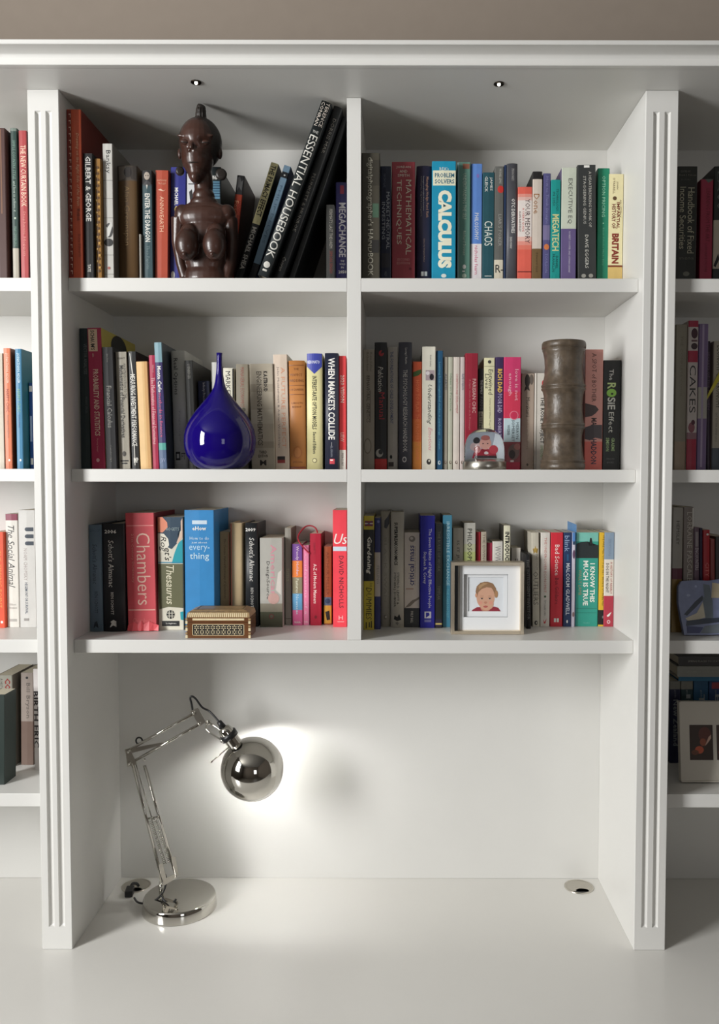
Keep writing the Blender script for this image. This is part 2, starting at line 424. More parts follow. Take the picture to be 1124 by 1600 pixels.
book('A', 158, 163, 179, 224.5, .19, (190, 188, 182), 'white brick-patterned paperback with a hand drawing on its spine', [
    T('Banksy', 235, 271, 9, BK, 0), R(-.5, .5, 281.5, 282.5, (140, 138, 132)), R(-.5, .5, 310, 311, (140, 138, 132)), R(-.5, .5, 340, 341, (140, 138, 132)),
    E(.05, 360, 6, 11, (70, 70, 70)), G([(-.4, 352), (-.1, 356), (.3, 346), (.4, 352), (.1, 368), (-.2, 372)], (205, 205, 200)), E(0, 379, 7, 6, (50, 50, 50)), R(-.5, .5, 398, 399, (140, 138, 132)), E(0, 419, 2.2, 2.2, (160, 90, 80)), R(-.5, .5, 428, 429, (140, 138, 132))], side=(120, 118, 112))
book('A', 184, 186, 217, 259.5, .145, (98, 74, 46), 'thick brown hardback with a photograph above faded lettering', [
    T('Alan Greenspan', 291, 384, 10, (140, 112, 72), -.05), G([(-.45, 261), (-.05, 261), (-.1, 280), (-.4, 283)], (120, 112, 104)), G([(.1, 262), (.45, 260), (.45, 282), (.2, 280)], (60, 54, 50)), E(.05, 270, 6, 8, (45, 40, 38))], [(259, 283, (86, 78, 70))], hard=True)
book('A', 218, 218, 222, 366, .11, (150, 146, 136), 'low slim grey pamphlet between the brown and slate spines')
book('A', 222.3, 223.4, 240, 266.3, .14, (52, 76, 82), 'slate book with a dark portrait photograph at its top', [
    T('ENTER THE DRAGON', 302.5, 378, 8, (222, 220, 212), .02, 1), T('Theo Paphitis', 384, 421, 6, (110, 128, 130), 0), E(0, 275, 4.4, 6, (168, 156, 144)), E(-.1, 274.5, 1, .8, (40, 36, 34)), E(.12, 274.5, 1, .8, (40, 36, 34)), G([(-.3, 287), (0, 281), (.35, 286), (.4, 290), (-.4, 290)], (60, 60, 62)), G([(-.08, 289), (.08, 289), (0, 296)], (200, 198, 190))], [(266, 288, (28, 28, 30))])
book('A', 243, 242, 263, 266, .14, (172, 70, 46), 'terracotta orange book with small pale capitals', [
    T('ANNWEARTH', 307, 362, 6, (226, 180, 150), 0), Hh('ANTHONY', 282, 15, 2.6, (220, 170, 140)), Hh('TROLLIP', 287, 12, 2.6, (220, 170, 140)), G([(-.3, 297), (-.1, 295), (.1, 298), (.3, 296), (.1, 299)], (225, 185, 160))])
book('A', 267, 265.5, 290, 261.3, .15, (38, 42, 128), 'royal blue paperback half hidden behind the carved bust', [
    T('MICHAEL', 293.5, 321, 5.5, WH, -.12, 1), T('CAINE', 322, 350, 5.5, (220, 200, 80), -.12, 1), E(-.3, 430, 3, 6, WH)])
book('A', 292, 291, 318, 271, .13, (206, 206, 208), 'white book with black scribbles behind the carved bust', [G([(-.35, 300), (-.2, 296), (-.1, 310), (-.2, 318), (-.3, 312)], BK), R(-.4, -.05, 287, 288.4, BK), R(-.4, -.1, 320, 322, BK)])
book('A', 322, 322, 347, 261, .13, (26, 34, 36), 'dark book with light blue stripes behind the carved bust', [R(-.1, .42, 283, 311, (86, 128, 152))] + [R(-.1, .42, 286 + 4 * k, 287.2 + 4 * k, (30, 60, 84)) for k in range(6)] + [Hh('dfdba', 277.5, 12, 6, WH, .15, 1)], side=(56, 58, 50))
book('A', 371, 353, 365, 273.5, .13, (176, 66, 42), 'red-orange paperback with a dark fossil picture at the top', [
    T('Fossils', 314, 343, 7, (222, 158, 120), -.2), T('HANDBOOK TO THE', 314, 385, 4, (130, 40, 28), .25), G([(-.4, 278), (-.1, 276), (.2, 284), (.4, 280), (.3, 298), (-.1, 292), (-.3, 300)], (112, 112, 112)), E(-.1, 387, 2.4, 3, (230, 190, 160))], [(273, 304, (52, 52, 54))], side=(62, 34, 26))
book('A', 424.6, 368, 381, 253, .125, (28, 28, 28), 'leaning paperback with a cream upper spine and black foot', [
    T('THE PRIMACY EFFECT', 259, 338, 8, (36, 32, 26), 0, 1), T('MICHAEL SHEA', 355, 421, 7, (205, 200, 190), 0, 1)], [(253, 350, (224, 214, 160))], side=(26, 26, 26))
book('A', 445, 389, 401, 257.5, .13, (128, 158, 182), 'leaning pale blue book with a black band near the top', [T('PHILIP DELVES', 290, 380, 4, (88, 118, 142), 0), E(0, 274, 1.4, 1.2, WH)], [(269, 278, (24, 26, 34)), (412, 433, (28, 34, 42))], side=(28, 52, 104))
book('A', 504, 402, 420.5, 156.5, .2505, (28, 34, 36), 'tallest leaning black book with large white title capitals', [
    T('TERENCE', 161, 198, 5.2, (200, 190, 180), .22), T('CONRAN', 161, 198, 5.2, (200, 190, 180), -.22), Hh('THE', 207, 9, 4, (200, 200, 195)), T('ESSENTIAL HOUSEBOOK', 212, 402, 12.5, (210, 208, 200), 0, 0, .08), E(0, 414, 5, 5, (200, 198, 190), 6), R(-.2, .2, 421, 424, (200, 198, 190))], hard=True)
book('A', 523, 428, 443, 165, .232, (26, 28, 30), 'black book leaning against the divider, second from it', [
    T('DORRIS MAR', 186, 240, 5, (150, 146, 138), .1), T('PLUNKETT & MUNROE', 272, 362, 4.6, (140, 136, 128), 0), T('Conran', 402, 424, 5, (150, 146, 138), 0, 0, .3)], hard=True)
book('A', 537, 452, 461, 182, .21, (20, 23, 24), 'black unlettered book leaning hard against the divider')
book('A', 510, 510, 523, 320, .2, (50, 50, 48), 'low dark grey paperback under the leaning black books', [T("FERMAT'S LAST THEOREM", 327, 388, 4.6, (150, 146, 138), .1), T('SIMON SINGH', 392, 427, 4.6, (120, 50, 44), .1)])
book('A', 524.5, 525, 542.6, 285, .13, (48, 44, 100), 'purple book with white capitals tight against the divider', [
    T('MEGACHANGE', 317, 402, 10.5, (215, 212, 215), .1, 1), Hh('THE', 408, 6, 2.8, WH, .1), Hh('WORLD', 413, 9, 2.8, WH, .1), Hh('IN', 418, 4, 2.8, WH, .1), Hh('2050', 425, 12, 5, WH, .1, 1), R(-.1, .25, 290, 303, (150, 50, 70))])
# ---- B: upper right
book('B', 567, 565.5, 594, 239, .2, (66, 62, 52), 'tall olive-brown book with pale lower-case lettering', [
    T("digitalphotographer's HANDBOOK", 246, 431, 10.5, (186, 182, 166), -.05), R(.1, .45, 318, 340, (66, 92, 74)), R(.05, .45, 375, 395, (40, 38, 36)), R(.1, .48, 250, 290, (52, 48, 40))], side=(50, 44, 36))
book('B', 594.6, 594.6, 611.4, 259.8, .15, (26, 34, 58), 'navy book with spaced pale capitals in two lines', [T('MARKET-NEUTRAL', 300, 389, 5, (176, 180, 186), .22), T('INVESTING', 316, 374, 5, (176, 180, 186), -.2), T('NICHOLAS', 272, 293, 3.5, (110, 118, 136), -.1), R(-.4, .4, 396, 418, (48, 46, 56)), T('WILEY', 424, 432, 3, (120, 124, 130), 0)])
book('B', 612.4, 612.4, 649, 253, .17, (164, 64, 74), 'thick rose-red textbook with two lines of serif capitals', [
    Hh('JORDAN', 261.5, 22, 4.3), Hh('AND', 267.8, 12, 4.3), Hh('SMITH', 274.2, 18, 4.3), T('MATHEMATICAL', 281, 398, 8.5, CR, .22), T('TECHNIQUES', 281, 382, 8.5, CR, -.2), Hh('SECOND', 405.6, 20, 4, (214, 150, 146)), Hh('EDITION', 411.2, 20, 4, (214, 150, 146)), E(.3, 420, 2, 2, (120, 38, 48))])
book('B', 651, 651, 674.6, 260, .15, (56, 52, 76), 'dark plum-navy hardback with tiny pinkish title', [T('Managing Hedge Fund Risk', 277, 341, 5, (190, 140, 116), .2, 1), T('Strategies and Insights from Investors', 276, 330, 2.6, (196, 190, 184), -.05), T('Counterparties, Hedge Funds and Regulators', 276, 339, 2.6, (196, 190, 184), -.2), T('Edited by Virginia Parker', 374, 410, 2.6, (180, 150, 130), 0), R(-.2, -.02, 425, 432, WH), R(.04, .22, 425, 432, WH)], hard=True)
book('B', 675, 675, 712.6, 252, .17, (22, 142, 176), 'thick turquoise textbook with big cream capitals', [
    Hh("REA's", 264, 14, 5), R(-.47, .5, 266.5, 290, (226, 224, 198)), Hh('PROBLEM', 274, 30, 7, (30, 96, 120), .02, 1), Hh('SOLVERS', 283.5, 30, 7, (30, 96, 120), .02, 1), T('CALCULUS', 297.5, 419, 21, (234, 232, 208), .04, 3), E(0, 431, 4, 3, (220, 226, 220)), G([(-.03, 319), (.1, 322), (-.03, 324)], (20, 60, 70))])
book('B', 713.6, 714.4, 735, 253.5, .15, (98, 142, 128), 'sage green textbook with a small picture at its head', [T('UNDERSTANDING THE SELF', 271, 343, 5.2, (190, 206, 190), .05), T('Richard Stevens', 361, 399, 4.4, (190, 206, 190), .05), R(-.1, .42, 256, 264, (150, 96, 76)), R(-.5, -.36, 254, 434, (136, 160, 162)), E(.05, 417, 2.6, 3.5, WH), R(-.1, .1, 423, 425, WH), E(.05, 431, 3.4, 3.4, (190, 206, 190))])
book('B', 735.4, 735.4, 753.6, 256, .145, (92, 132, 200), 'sky-blue paperback whose lower third is white', [T('PHILOSOPHY', 333, 375, 6, WH, .02), T('nicholas fearn', 384, 429, 5, (196, 60, 110), 0), E(.1, 275, 2, 3, (130, 110, 180))], [(381, 434, (226, 220, 222))])
book('B', 754, 754, 772.4, 269.5, .146, (34, 78, 88), 'dark teal paperback with tall serif capitals', [T('JAMES', 277, 298, 4.6, WH, .2), T('GLEICK', 276, 300, 4.6, WH, -.2), T('CHAOS', 346, 384, 12, (222, 226, 218), 0), R(-.3, .3, 431, 432, WH)])
book('B', 772.6, 772.6, 787, 260, .146, (100, 100, 96), 'grey paperback with a red spot and a cream foot', [T('MICHAEL LEWIS', 264, 287, 3.4, (200, 198, 190), .1), E(.15, 296, 5, 5.5, (196, 52, 46)), T("LIAR'S POKER", 335, 385, 5, (160, 160, 156), .1), T('R-', 413, 427, 10, BK, -.05, 0, 0, 'h') if 0 else Hh('R-', 420, 12, 12, BK, .05)], [(406, 434, (214, 206, 186))])
book('B', 787.4, 787.4, 791, 258, .146, (30, 50, 84), 'very thin navy booklet next to the charcoal book')
book('B', 791.4, 791.4, 808.2, 256, .15, (80, 80, 86), 'charcoal hardback with small condensed white title', [T('OTC DERIVATIVES', 311, 365, 5.5, (222, 220, 216), .1, 1), T('DAVID MURPHY', 371, 389, 3.5, (210, 208, 204), -.1), T('EMERGING MARKETS', 264, 283, 4, (170, 168, 166), .05)], hard=True)
book('B', 808.8, 808.8, 831.4, 292, .152, (222, 100, 84), 'low coral paperback with a white middle', [T('YOUR MEMORY', 311, 380, 7.5, (84, 62, 64), .18), T("A USER'S GUIDE", 325, 362, 3, (200, 70, 60), -.12), T('ALAN BADDELEY', 330, 362, 3, (60, 40, 40), -.35), R(-.5, .5, 424, 425.5, (100, 30, 30))], [(303, 308, (226, 150, 136)), (308, 313, (226, 184, 174)), (313, 370, (228, 218, 212)), (370, 377, (228, 184, 172)), (377, 383, (226, 148, 134)), (383, 390, (224, 122, 104))])
book('B', 831.6, 831.6, 846.8, 268, .152, (208, 196, 184), 'beige book with black head and brown foot', [T('Done', 303, 334, 8.5, (150, 96, 46), -.1), T('Edward Said', 395, 425, 3, (70, 52, 30), 0)], [(268, 280, (30, 28, 28)), (388.5, 434, (112, 88, 56))], side=(44, 42, 40))
book('B', 848, 848, 860, 271, .15, (84, 82, 128), 'slim violet-blue paperback with an orange spot', [T('How to Think Straight', 276, 350, 5, (130, 130, 176), 0), E(0, 386, 4, 4.5, (208, 120, 70)), T('TOULSON', 396, 426, 4, (130, 130, 176), 0)], [(352, 375, (120, 112, 150))])
book('B', 860.4, 860.4, 875.6, 281, .152, (24, 146, 140), 'short teal paperback with beige capitals', [T('TECHNOLOGY', 295, 330, 3.6, (20, 66, 66), .15), T('IN 2050', 300, 322, 3.6, (20, 66, 66), -.2), T('MEGATECH', 335, 392, 10.5, (204, 206, 150), 0, 1), T('DANIEL', 400, 420, 3.6, (20, 66, 66), .15), T('FRANKLIN', 397, 425, 3.6, (20, 66, 66), -.2)])
book('B', 876.6, 876.6, 900.6, 262, .152, (98, 84, 128), 'pale green-grey spine above a purple lower half', [T('EXECUTIVE EQ', 279, 350, 7.5, (84, 86, 82), .05), T('ROBERT COOPER AND AYMAN SAWAF', 362, 426, 2.8, (196, 190, 206), .05)], [(262, 357.5, (196, 202, 186))], side=(84, 70, 112))
book('B', 901.5, 902.5, 932.4, 257.5, .155, (48, 50, 50), 'thick black paperback with two lines of spaced grey capitals', [T('A HEARTBREAKING WORK OF', 268, 355, 4.2, (180, 178, 170), .18), T('STAGGERING GENIUS', 275, 350, 4.2, (180, 178, 170), -.12), T('DAVE EGGERS', 367, 419, 5, (196, 194, 186), -.02), R(-.15, .15, 258.5, 262, WH), E(-.2, 431, 3.5, 3, (150, 148, 140)), E(.2, 431, 3.5, 3, (150, 148, 140))])
book('B', 932.6, 932.6, 951.6, 263, .14, (22, 128, 96), 'emerald green paperback with pale green title', [T('OPTION PRICING', 275, 339, 5, (160, 214, 184), .0), E(0, 349, 1, 1, (160, 214, 184)), T('Black-Scholes Made Easy', 356, 415, 3.2, (100, 176, 144), 0)])
book('B', 951.8, 951.8, 977, 272, .14, (228, 218, 172), 'cream paperback with brown lettering and tan foot', [T('JOHN', 284, 296, 3.2, (90, 66, 40), .1), T("O'FARRELL", 278, 303, 3.2, (90, 66, 40), -.1), E(-.05, 310, 3, 3, (90, 66, 40)), T('AN UTTERLY', 312, 340, 2.6, (120, 90, 60), .32), T('IMPARTIAL', 316, 358, 4.6, (120, 54, 34), .18, 1), T('HISTORY OF', 319, 357, 6, (110, 44, 30), -.1, 1), T('BRITAIN', 365, 412, 10.5, (128, 44, 30), .02, 2)], [(414.5, 417.5, (124, 60, 34)), (417.5, 434, (212, 182, 112))])
# ---- C: middle left
book('C', 122, 127, 142.6, 513, .2, (34, 48, 50), 'dark teal-black book against the left side panel', [T('VECTOR ANALYSIS', 537, 585, 5, (110, 118, 116), .1), T('MURRAY SPIEGEL', 620, 646, 3.4, (84, 92, 92), .15)])
rt = book('C', 136, 143.5, 165.4, 512, .185, (172, 44, 80), 'crimson study guide with yellow covers, tallest here', [
    T("SCHAUM'S", 516, 547, 6.5, BK, -.12, 1), T('outlines', 552, 558, 3, CR, -.1), T('PROBABILITY AND STATISTICS', 577, 681, 8.5, (228, 196, 176), .02, 1), T('Murray Spiegel', 685, 706, 3.4, (210, 150, 150), -.02), E(-.02, 719, 2.6, 3, (220, 170, 170))], side=(196, 180, 84))
_todo.insert(0, (rt, G([(-.42, 514.5), (.22, 514.5), (.22, 549), (-.42, 549)], (224, 196, 166)), _todo[-1][2], _todo[-1][3], _todo[-1][4], _todo[-1][5], _todo[-1][6]))
book('C', 159, 166, 183.6, 542, .155, (36, 36, 38), 'black hardback with small white serif title on the second shelf', [T('Financial Calculus', 603, 668, 7.5, (180, 178, 170), .02), T('Baxter & Rennie', 553, 566, 3, (140, 138, 132), 0), T('Cambridge', 695, 722, 3, (140, 138, 132), 0)])
book('C', 180, 186.4, 204.6, 549.6, .15, (160, 154, 140), 'beige-grey textbook with cramped black lettering', [
    T('AN INTRODUCTION TO THE', 568, 622, 3.4, (50, 46, 42), .28), T('Mathematics of Financial Derivatives', 571, 684, 6.5, (40, 36, 34), 0, 1), Hh('WILMOTT', 560, 12, 3, (60, 56, 50)), E(.0, 709, 3, 4, (70, 66, 60)), R(-.35, .35, 719, 721, BK), R(-.25, .25, 723, 725, BK)], side=(30, 30, 30))
book('C', 199.6, 205.6, 219, 549, .15, (28, 28, 28), 'black hardback with condensed white serif capitals', [T('MEASURING INVESTMENT PERFORMANCE', 585, 697, 7.5, (226, 224, 216), 0, .5), G([(-.3, 552), (-.2, 552), (.1, 585), (-.05, 585)], (190, 188, 180)), R(-.1, .0, 697, 727, (180, 178, 170)), Hh('MP', 719, 7, 8, (220, 218, 210), .1, 1)], side=(44, 36, 32))
book('C', 212.6, 219.8, 238, 564.6, .14, (222, 184, 128), 'plain tan book without any lettering', [R(.18, .5, 565, 731, (206, 160, 104))])
book('C', 232.4, 238.8, 249.6, 555, .145, (166, 38, 72), 'crimson book with thin serif title squeezed behind a striped one', [T('The Mathematics of Financial Derivatives', 590, 694, 5.5, (222, 180, 180), .0), T('Wilmott', 570, 582, 3, (210, 160, 160), .1)])
book('C', 240.8, 249.6, 262, 534.8, .165, (88, 106, 136), 'steel-blue and purple hardback with two-tone title', [T('Monte Carlo', 572, 613, 6, WH, .0, 1), T('methods in finance', 614, 683, 5, (196, 80, 120), .0), Hh('JW', 720, 8, 8, (150, 160, 190))], [(534, 566, (124, 158, 168)), (566, 692, (52, 44, 96)), (692, 703, (84, 160, 150))], side=(52, 62, 70))
book('C', 267, 272.6, 295, 548, .16, (178, 178, 172), 'light grey hardback with black title at its top', [T('Real Options', 560, 617, 8.5, (40, 40, 42), -.2), T('Trigeorgis', 640, 690, 3.4, (140, 140, 136), 0), G([(-.35, 706), (-.02, 706), (-.02, 719), (-.35, 719)], BK), G([(-.28, 709), (-.1, 709), (-.1, 716), (-.28, 716)], (170, 170, 166)), Hh('FT', 713, 6, 10, BK, .2)], hard=True)
book('C', 288.6, 295.4, 308, 563, .135, (42, 42, 40), 'black book partly hidden left of the blue vase', [T('LUENBERGER', 569, 592, 4, (150, 148, 140), 0)], side=(50, 48, 44))
book('C', 290.4, 296, 310, 598, .115, (222, 196, 170), 'small peach paperback behind the left of the blue vase', [T('THE PROPHET OF', 606, 670, 5, (150, 112, 90), .1), T('MELTDOWN', 625, 668, 4, (150, 112, 90), -.3)]) if 0 else None
book('C', 309, 313, 331, 595, .12, (36, 42, 70), 'short navy book behind the blue vase', [T('Infinity Process', 598, 630, 5, (206, 206, 210), 0)])
book('C', 332, 332, 341, 566, .13, (216, 216, 210), 'slim white book showing left of the vase neck')
book('C', 342, 342, 349.5, 573, .13, (44, 44, 46), 'slim black filler for the dark gap behind the vase neck')  # black slab added to stand in for the shaded gap between books
book('C', 350, 350, 367, 575, .13, (222, 218, 200), 'cream book with black capitals right of the vase neck', [T('MARKETS', 580, 625, 7.5, (44, 42, 38), -.05), T('MAYHEM', 628, 670, 7.5, (44, 42, 38), -.05), R(.36, .5, 576, 731, BK)])
book('C', 368.6, 370, 389.6, 569, .13, (136, 128, 112), 'mottled grey-brown book with dull red lettering', [T('MANAGERIAL ECONOMICS', 574, 636, 6, (140, 74, 64), 0), E(.1, 640, 3, 3, (90, 84, 70))])
book('C', 389.8, 393.6, 430.4, 568, .16, (176, 166, 148), 'very thick taupe textbook with black blocks of lettering', [
    R(-.48, .48, 600, 612, (160, 150, 132)), R(-.48, .48, 640, 662, (186, 178, 160)), R(-.48, .48, 690, 700, (158, 148, 130)),
    T('K A STROUD', 580, 612, 6.5, (36, 32, 28), .17, 2), T('ENGINEERING MATHEMATICS', 580, 696, 8, (96, 88, 76), -.1, 1), Hh('THIRD', 706.5, 12, 4.5, (60, 52, 44), 0, 1), Hh('EDITION', 712.5, 15, 4.5, (60, 52, 44), 0, 1), Hh('M', 723, 10, 8.5, (50, 44, 38), 0, 1)])
book('C', 427, 430.8, 453, 553.6, .15, (214, 196, 178), 'pinkish beige paperback with faint orange title', [T('A FUTURE PERFECT', 574, 700, 6, (216, 154, 122), .16), T('John Micklethwait & Adrian Wooldridge', 573, 700, 4, (120, 108, 104), -.2), R(-.35, .2, 713, 718.5, (48, 44, 44)), R(-.35, .2, 718.5, 723.5, (150, 56, 54))], side=(150, 140, 128))
book('C', 450.4, 453.4, 479, 563.6, .14, (194, 130, 74), 'plain orange-tan hardback with ruled bands and oval stamp', [
    Hh('THE', 577, 8, 3.4, (120, 70, 34)), Hh('PERFECT', 586, 18, 4, (120, 70, 34)), Hh('WEDDING', 595, 22, 4.4, (120, 70, 34)), Hh('ORGANISER', 609, 22, 3.4, (130, 78, 40)), R(-.5, .5, 570.5, 571.6, (130, 76, 36)), R(-.5, .5, 616, 617.2, (130, 76, 36)), R(-.5, .5, 602, 602.8, (130, 76, 36)), Hh('CAROLYN', 630, 18, 3, (140, 86, 46)), Hh('BISHOP', 636, 14, 3, (140, 86, 46)), E(0, 707, 7, 10, (172, 108, 56)), E(0, 707, 5, 7.5, (188, 124, 70)), Hh('SPECIAL', 722, 16, 2.6, (140, 84, 44)), R(-.5, .5, 729.5, 732, (130, 66, 46))], hard=True)
book('C', 477.4, 480, 504.6, 552.6, .155, (228, 220, 166), 'pale yellow book with a blue pointed tab at the head', [
    G([(-.49, 552), (.49, 552), (.49, 573), (0, 584.5), (-.49, 573)], (56, 66, 158)), Hh('REBONATO', 566, 19, 5, (210, 212, 226), -.05, 1), T('INTEREST-RATE OPTION MODELS', 588, 671, 7, (44, 42, 36), 0, 1), T('Second Edition', 675, 709, 5, (44, 42, 36), 0, 1), E(0, 719.5, 3.6, 3.6, (110, 104, 80)), E(0, 719.5, 2.6, 2.6, (224, 216, 166))], hard=True)
book('C', 507.4, 508.2, 529.6, 552, .155, (34, 38, 58), 'near-black navy hardback with big condensed white title', [
    T('WHEN MARKETS COLLIDE', 559.5, 687, 10, (232, 230, 224), 0, 1), R(-.02, .02, 691, 697, (150, 150, 150)), T('EL-ERIAN', 697, 714, 3.2, (130, 134, 146), 0), R(-.15, .22, 717, 725, (196, 64, 76)), R(-.1, .1, 718, 720, WH)], hard=True)
book('C', 529.8, 530.2, 541.2, 556, .145, (226, 68, 72), 'red paperback with a white foot by the divider', [T('2020 VISION', 586, 629, 6, (240, 214, 204), -.0, .5), T('LIEW', 676, 690, 5.5, (240, 200, 190), -.02), T('MERCURY', 708, 728, 3.4, (110, 100, 96), .0)], [(703, 732, (226, 220, 212))])
# ---- D: middle right
book('D', 568, 567.6, 585.6, 546, .14, (160, 152, 138), 'grey mottled book with a curling line drawing', [T('BEHAVIORAL GENETICS', 587, 660, 5, (70, 64, 58), -.05), T('Plomin DeFries', 550, 580, 3.4, (96, 90, 82), .2), T('McClearn Rutter', 550, 580, 3.4, (96, 90, 82), -.1), E(-.1, 697, 6, 12, (120, 112, 100)), E(-.1, 697, 4.6, 10.4, (166, 158, 144)), R(.1, .16, 610, 660, (110, 100, 92))])
book('D', 587.2, 585.6, 605, 535, .16, (34, 34, 36), 'tall black manual with a red foot', [T('Publication', 573, 612, 8, (214, 212, 204), -.02, 0, .25), T('Manual', 613, 655, 8.5, (176, 46, 56), .1), E(.05, 552, 4, 4.5, (170, 48, 54)), G([(.1, 547), (.4, 550), (.0, 553)], (34, 34, 36)), E(-.1, 708, 5.6, 6.5, (170, 168, 160)), E(.0, 706, 3.4, 4, (50, 50, 52))], [(717, 733, (190, 46, 42))])
book('D', 606, 605.6, 622.4, 542, .15, (182, 176, 166), 'pale stone paperback with small blue-grey capitals', [T('THE FOUNDATIONS OF CHILD DEVELOPMENT', 549, 662, 4.8, (84, 92, 128), -.1, .6), E(-.15, 714, 2, 3, BK), R(-.4, .1, 722, 729, (70, 60, 56))])
book('D', 624, 622.8, 644, 535, .155, (86, 88, 98), 'slate-grey handbook with white serif capitals', [T('Leong / Austin', 544, 569, 4.4, (226, 224, 220), .05, .5), T('THE PSYCHOLOGY RESEARCH HANDBOOK', 578, 706, 6.6, (216, 214, 210), .0, .3), E(-.05, 718, 3.4, 4.4, (200, 200, 198)), E(-.05, 718, 2, 2.8, (86, 88, 98))], hard=True)
book('D', 645, 644.4, 659.4, 565, .15, (206, 88, 52), 'orange paperback shading to amber at its foot', [T('HOW TO PLAY THE PROPERTY GAME', 594, 719, 5.5, (226, 130, 80), .05), G([(-.45, 582), (.0, 579), (.45, 577), (.45, 583), (.1, 587), (-.45, 589)], (64, 92, 44))], [(655, 690, (210, 106, 50)), (690, 733, (216, 136, 58))], side=(96, 96, 84))
book('D', 659.8, 659.8, 681, 541.6, .155, (230, 226, 210), 'white paperback with italic title above pink words', [T('Understanding', 601, 663, 8.5, (54, 58, 54), .02, 0, .35), T('Emotions', 668, 704, 6, (226, 150, 160), .1, 0, .35), G([(-.25, 578.5), (.4, 578.5), (.4, 594.5), (-.25, 594.5)], (176, 160, 164)), E(.2, 589, 3.4, 5, (34, 30, 36)), E(-.1, 583, 3, 3, (226, 220, 220)), T('Keith Oatley', 555, 573, 3, (120, 116, 110), .1), E(0, 721.5, 3.6, 4.4, (50, 48, 44)), E(.03, 720, 1.4, 1.6, (225, 220, 205))])
book('D', 681.4, 681.4, 692.4, 548, .15, (34, 84, 118), 'deep blue slim paperback with teal lettering', [T('Learning from longitudinal studies in psychology', 566, 680, 4, (96, 160, 176), .0), T('Penguin', 686, 702, 3, (96, 160, 176), .0), E(0, 723, 2.2, 3.2, (190, 200, 200)), E(.05, 722.6, 1.1, 1.8, (34, 84, 118))])
for (a, b_, c_, cc, l_, tc, s_) in ((692.6, 692.6, 700, (160, 154, 140), 'slimmest grey-beige booklet beside the deep blue spine', (60, 66, 90), 'ALARMS'), (700.3, 700.3, 708, (182, 182, 164), 'thin greenish-cream booklet with green print', (110, 140, 110), 'Ideas in Practice'), (708.4, 708.4, 718.6, (214, 204, 194), 'thin cream booklet with small red capitals', (176, 60, 70), 'COGNITION AND DEVELOPMENT'), (719, 719, 726.4, (200, 188, 184), 'thin pinkish-grey booklet with small blue print', (70, 80, 110), 'FRAMES OF REASON')):
    book('D', a, b_, c_, 558, .145, cc, l_, [T(s_, 584, 646 if 'red' in l_ else (609 if 'slimmest' in l_ else (642 if 'green' in l_ else 609)), 3.4, tc, .05)] + [E(0, 722.5, 2, 2.6, (110, 90, 80)), E(.05, 722, 1.1, 1.5, cc)])
book('D', 726.8, 726.8, 746.8, 552, .15, (146, 30, 50), 'dark red flexible-cover book with white capitals behind the globe', [T('PARISIAN CHIC', 592, 645, 5.6, (224, 190, 184), .2), T('A Style Guide by Ines de la Fressange', 592, 672, 3, (190, 120, 120), -.15, 0, .3)], side=(120, 24, 40))
book('D', 747.2, 747.2, 755.2, 576, .14, (36, 36, 36), 'narrow black paperback with a beige lower block', [T('THE FAMILY', 594, 616, 3.4, WH, .1), T('FANG', 620, 640, 4, (110, 110, 110), .1), T('GETTING', 645, 672, 5, (50, 46, 40), .05, .5)], [(643, 733, (176, 168, 150))])
book('D', 755.6, 755.6, 773, 559, .14, (222, 218, 180), 'pale cream book behind the snow globe with dark script', [T('Entwined', 577, 617, 7, (70, 68, 58), .12, 0, .1), T('Lives', 584, 607, 6, (70, 68, 58), -.22, 0, .1), T('Twins and What They Tell Us', 622, 680, 3.2, (150, 146, 120), .05), E(0, 565.5, 2.6, 2.6, (60, 58, 54)), R(-.5, .5, 572, 572.8, (150, 146, 120))])
book('D', 773.6, 773.6, 786.6, 558, .14, (60, 44, 84), 'dark purple paperback with yellow and white capitals', [T('RICH DAD', 576.5, 614, 7.2, (222, 184, 88), .05, 1.5), T('POOR DAD', 615.5, 645, 7, (196, 188, 214), .05), T('ROBERT T KIYOSAKI', 654, 725, 5, (196, 188, 214), .05)])
book('D', 787, 787, 813.8, 558, .145, (206, 58, 108), 'bright pink paperback with white title and pale blue box', [T('love is not', 577, 626, 5.6, (240, 190, 200), .25), T('enough', 583, 618, 6.6, (240, 190, 200), -.15), T('MERRYN', 660, 686, 4, (60, 70, 80), .3), T('SOMERSET', 656, 690, 4.4, (60, 70, 80), .05), T('WEBB', 664, 680, 4, (60, 70, 80), -.22), E(.1, 649, 7, 7, (226, 130, 150)), E(.1, 649, 5.8, 5.8, (204, 50, 86)), E(.1, 706, 9, 12, (120, 96, 90)), E(.0, 710, 5, 7, (60, 50, 50)), E(.3, 698, 5, 5, (170, 110, 104)), R(-.1, .1, 719, 722, (226, 210, 206))], [(612, 653.5, (208, 54, 84)), (653.5, 690.5, (188, 208, 214)), (690.5, 722, (140, 60, 66)), (722, 733, (176, 34, 60))])
book('D', 814.2, 814.2, 834.6, 583.6, .13, (182, 164, 148), 'taupe paperback with a fish silhouette at its head', [E(-.05, 595, 4, 10, (62, 56, 52)), G([(-.2, 604), (.05, 604), (.15, 611), (-.08, 608), (-.3, 612)], (62, 56, 52)), E(.27, 593, 3, 8, (110, 100, 92)), T('Murakami', 621, 651, 5.6, (70, 56, 50), .0), T('kafka on the shore', 656, 702, 3, (150, 130, 116), .0), E(0, 726, 1.6, 2, (100, 90, 80))])
book('D', 835, 835, 862, 583, .13, (216, 210, 200), 'off-white paperback half covered by the ribbed brown vase', [T('THE ROSIE PROJECT', 620, 693, 7.5, (42, 40, 38), -.08, 1), T('SIMSION', 696, 714, 4, (120, 160, 80), -.08), E(0, 599, 2.6, 5, (190, 50, 54)), R(-.42, -.38, 583, 733, (150, 144, 134))])
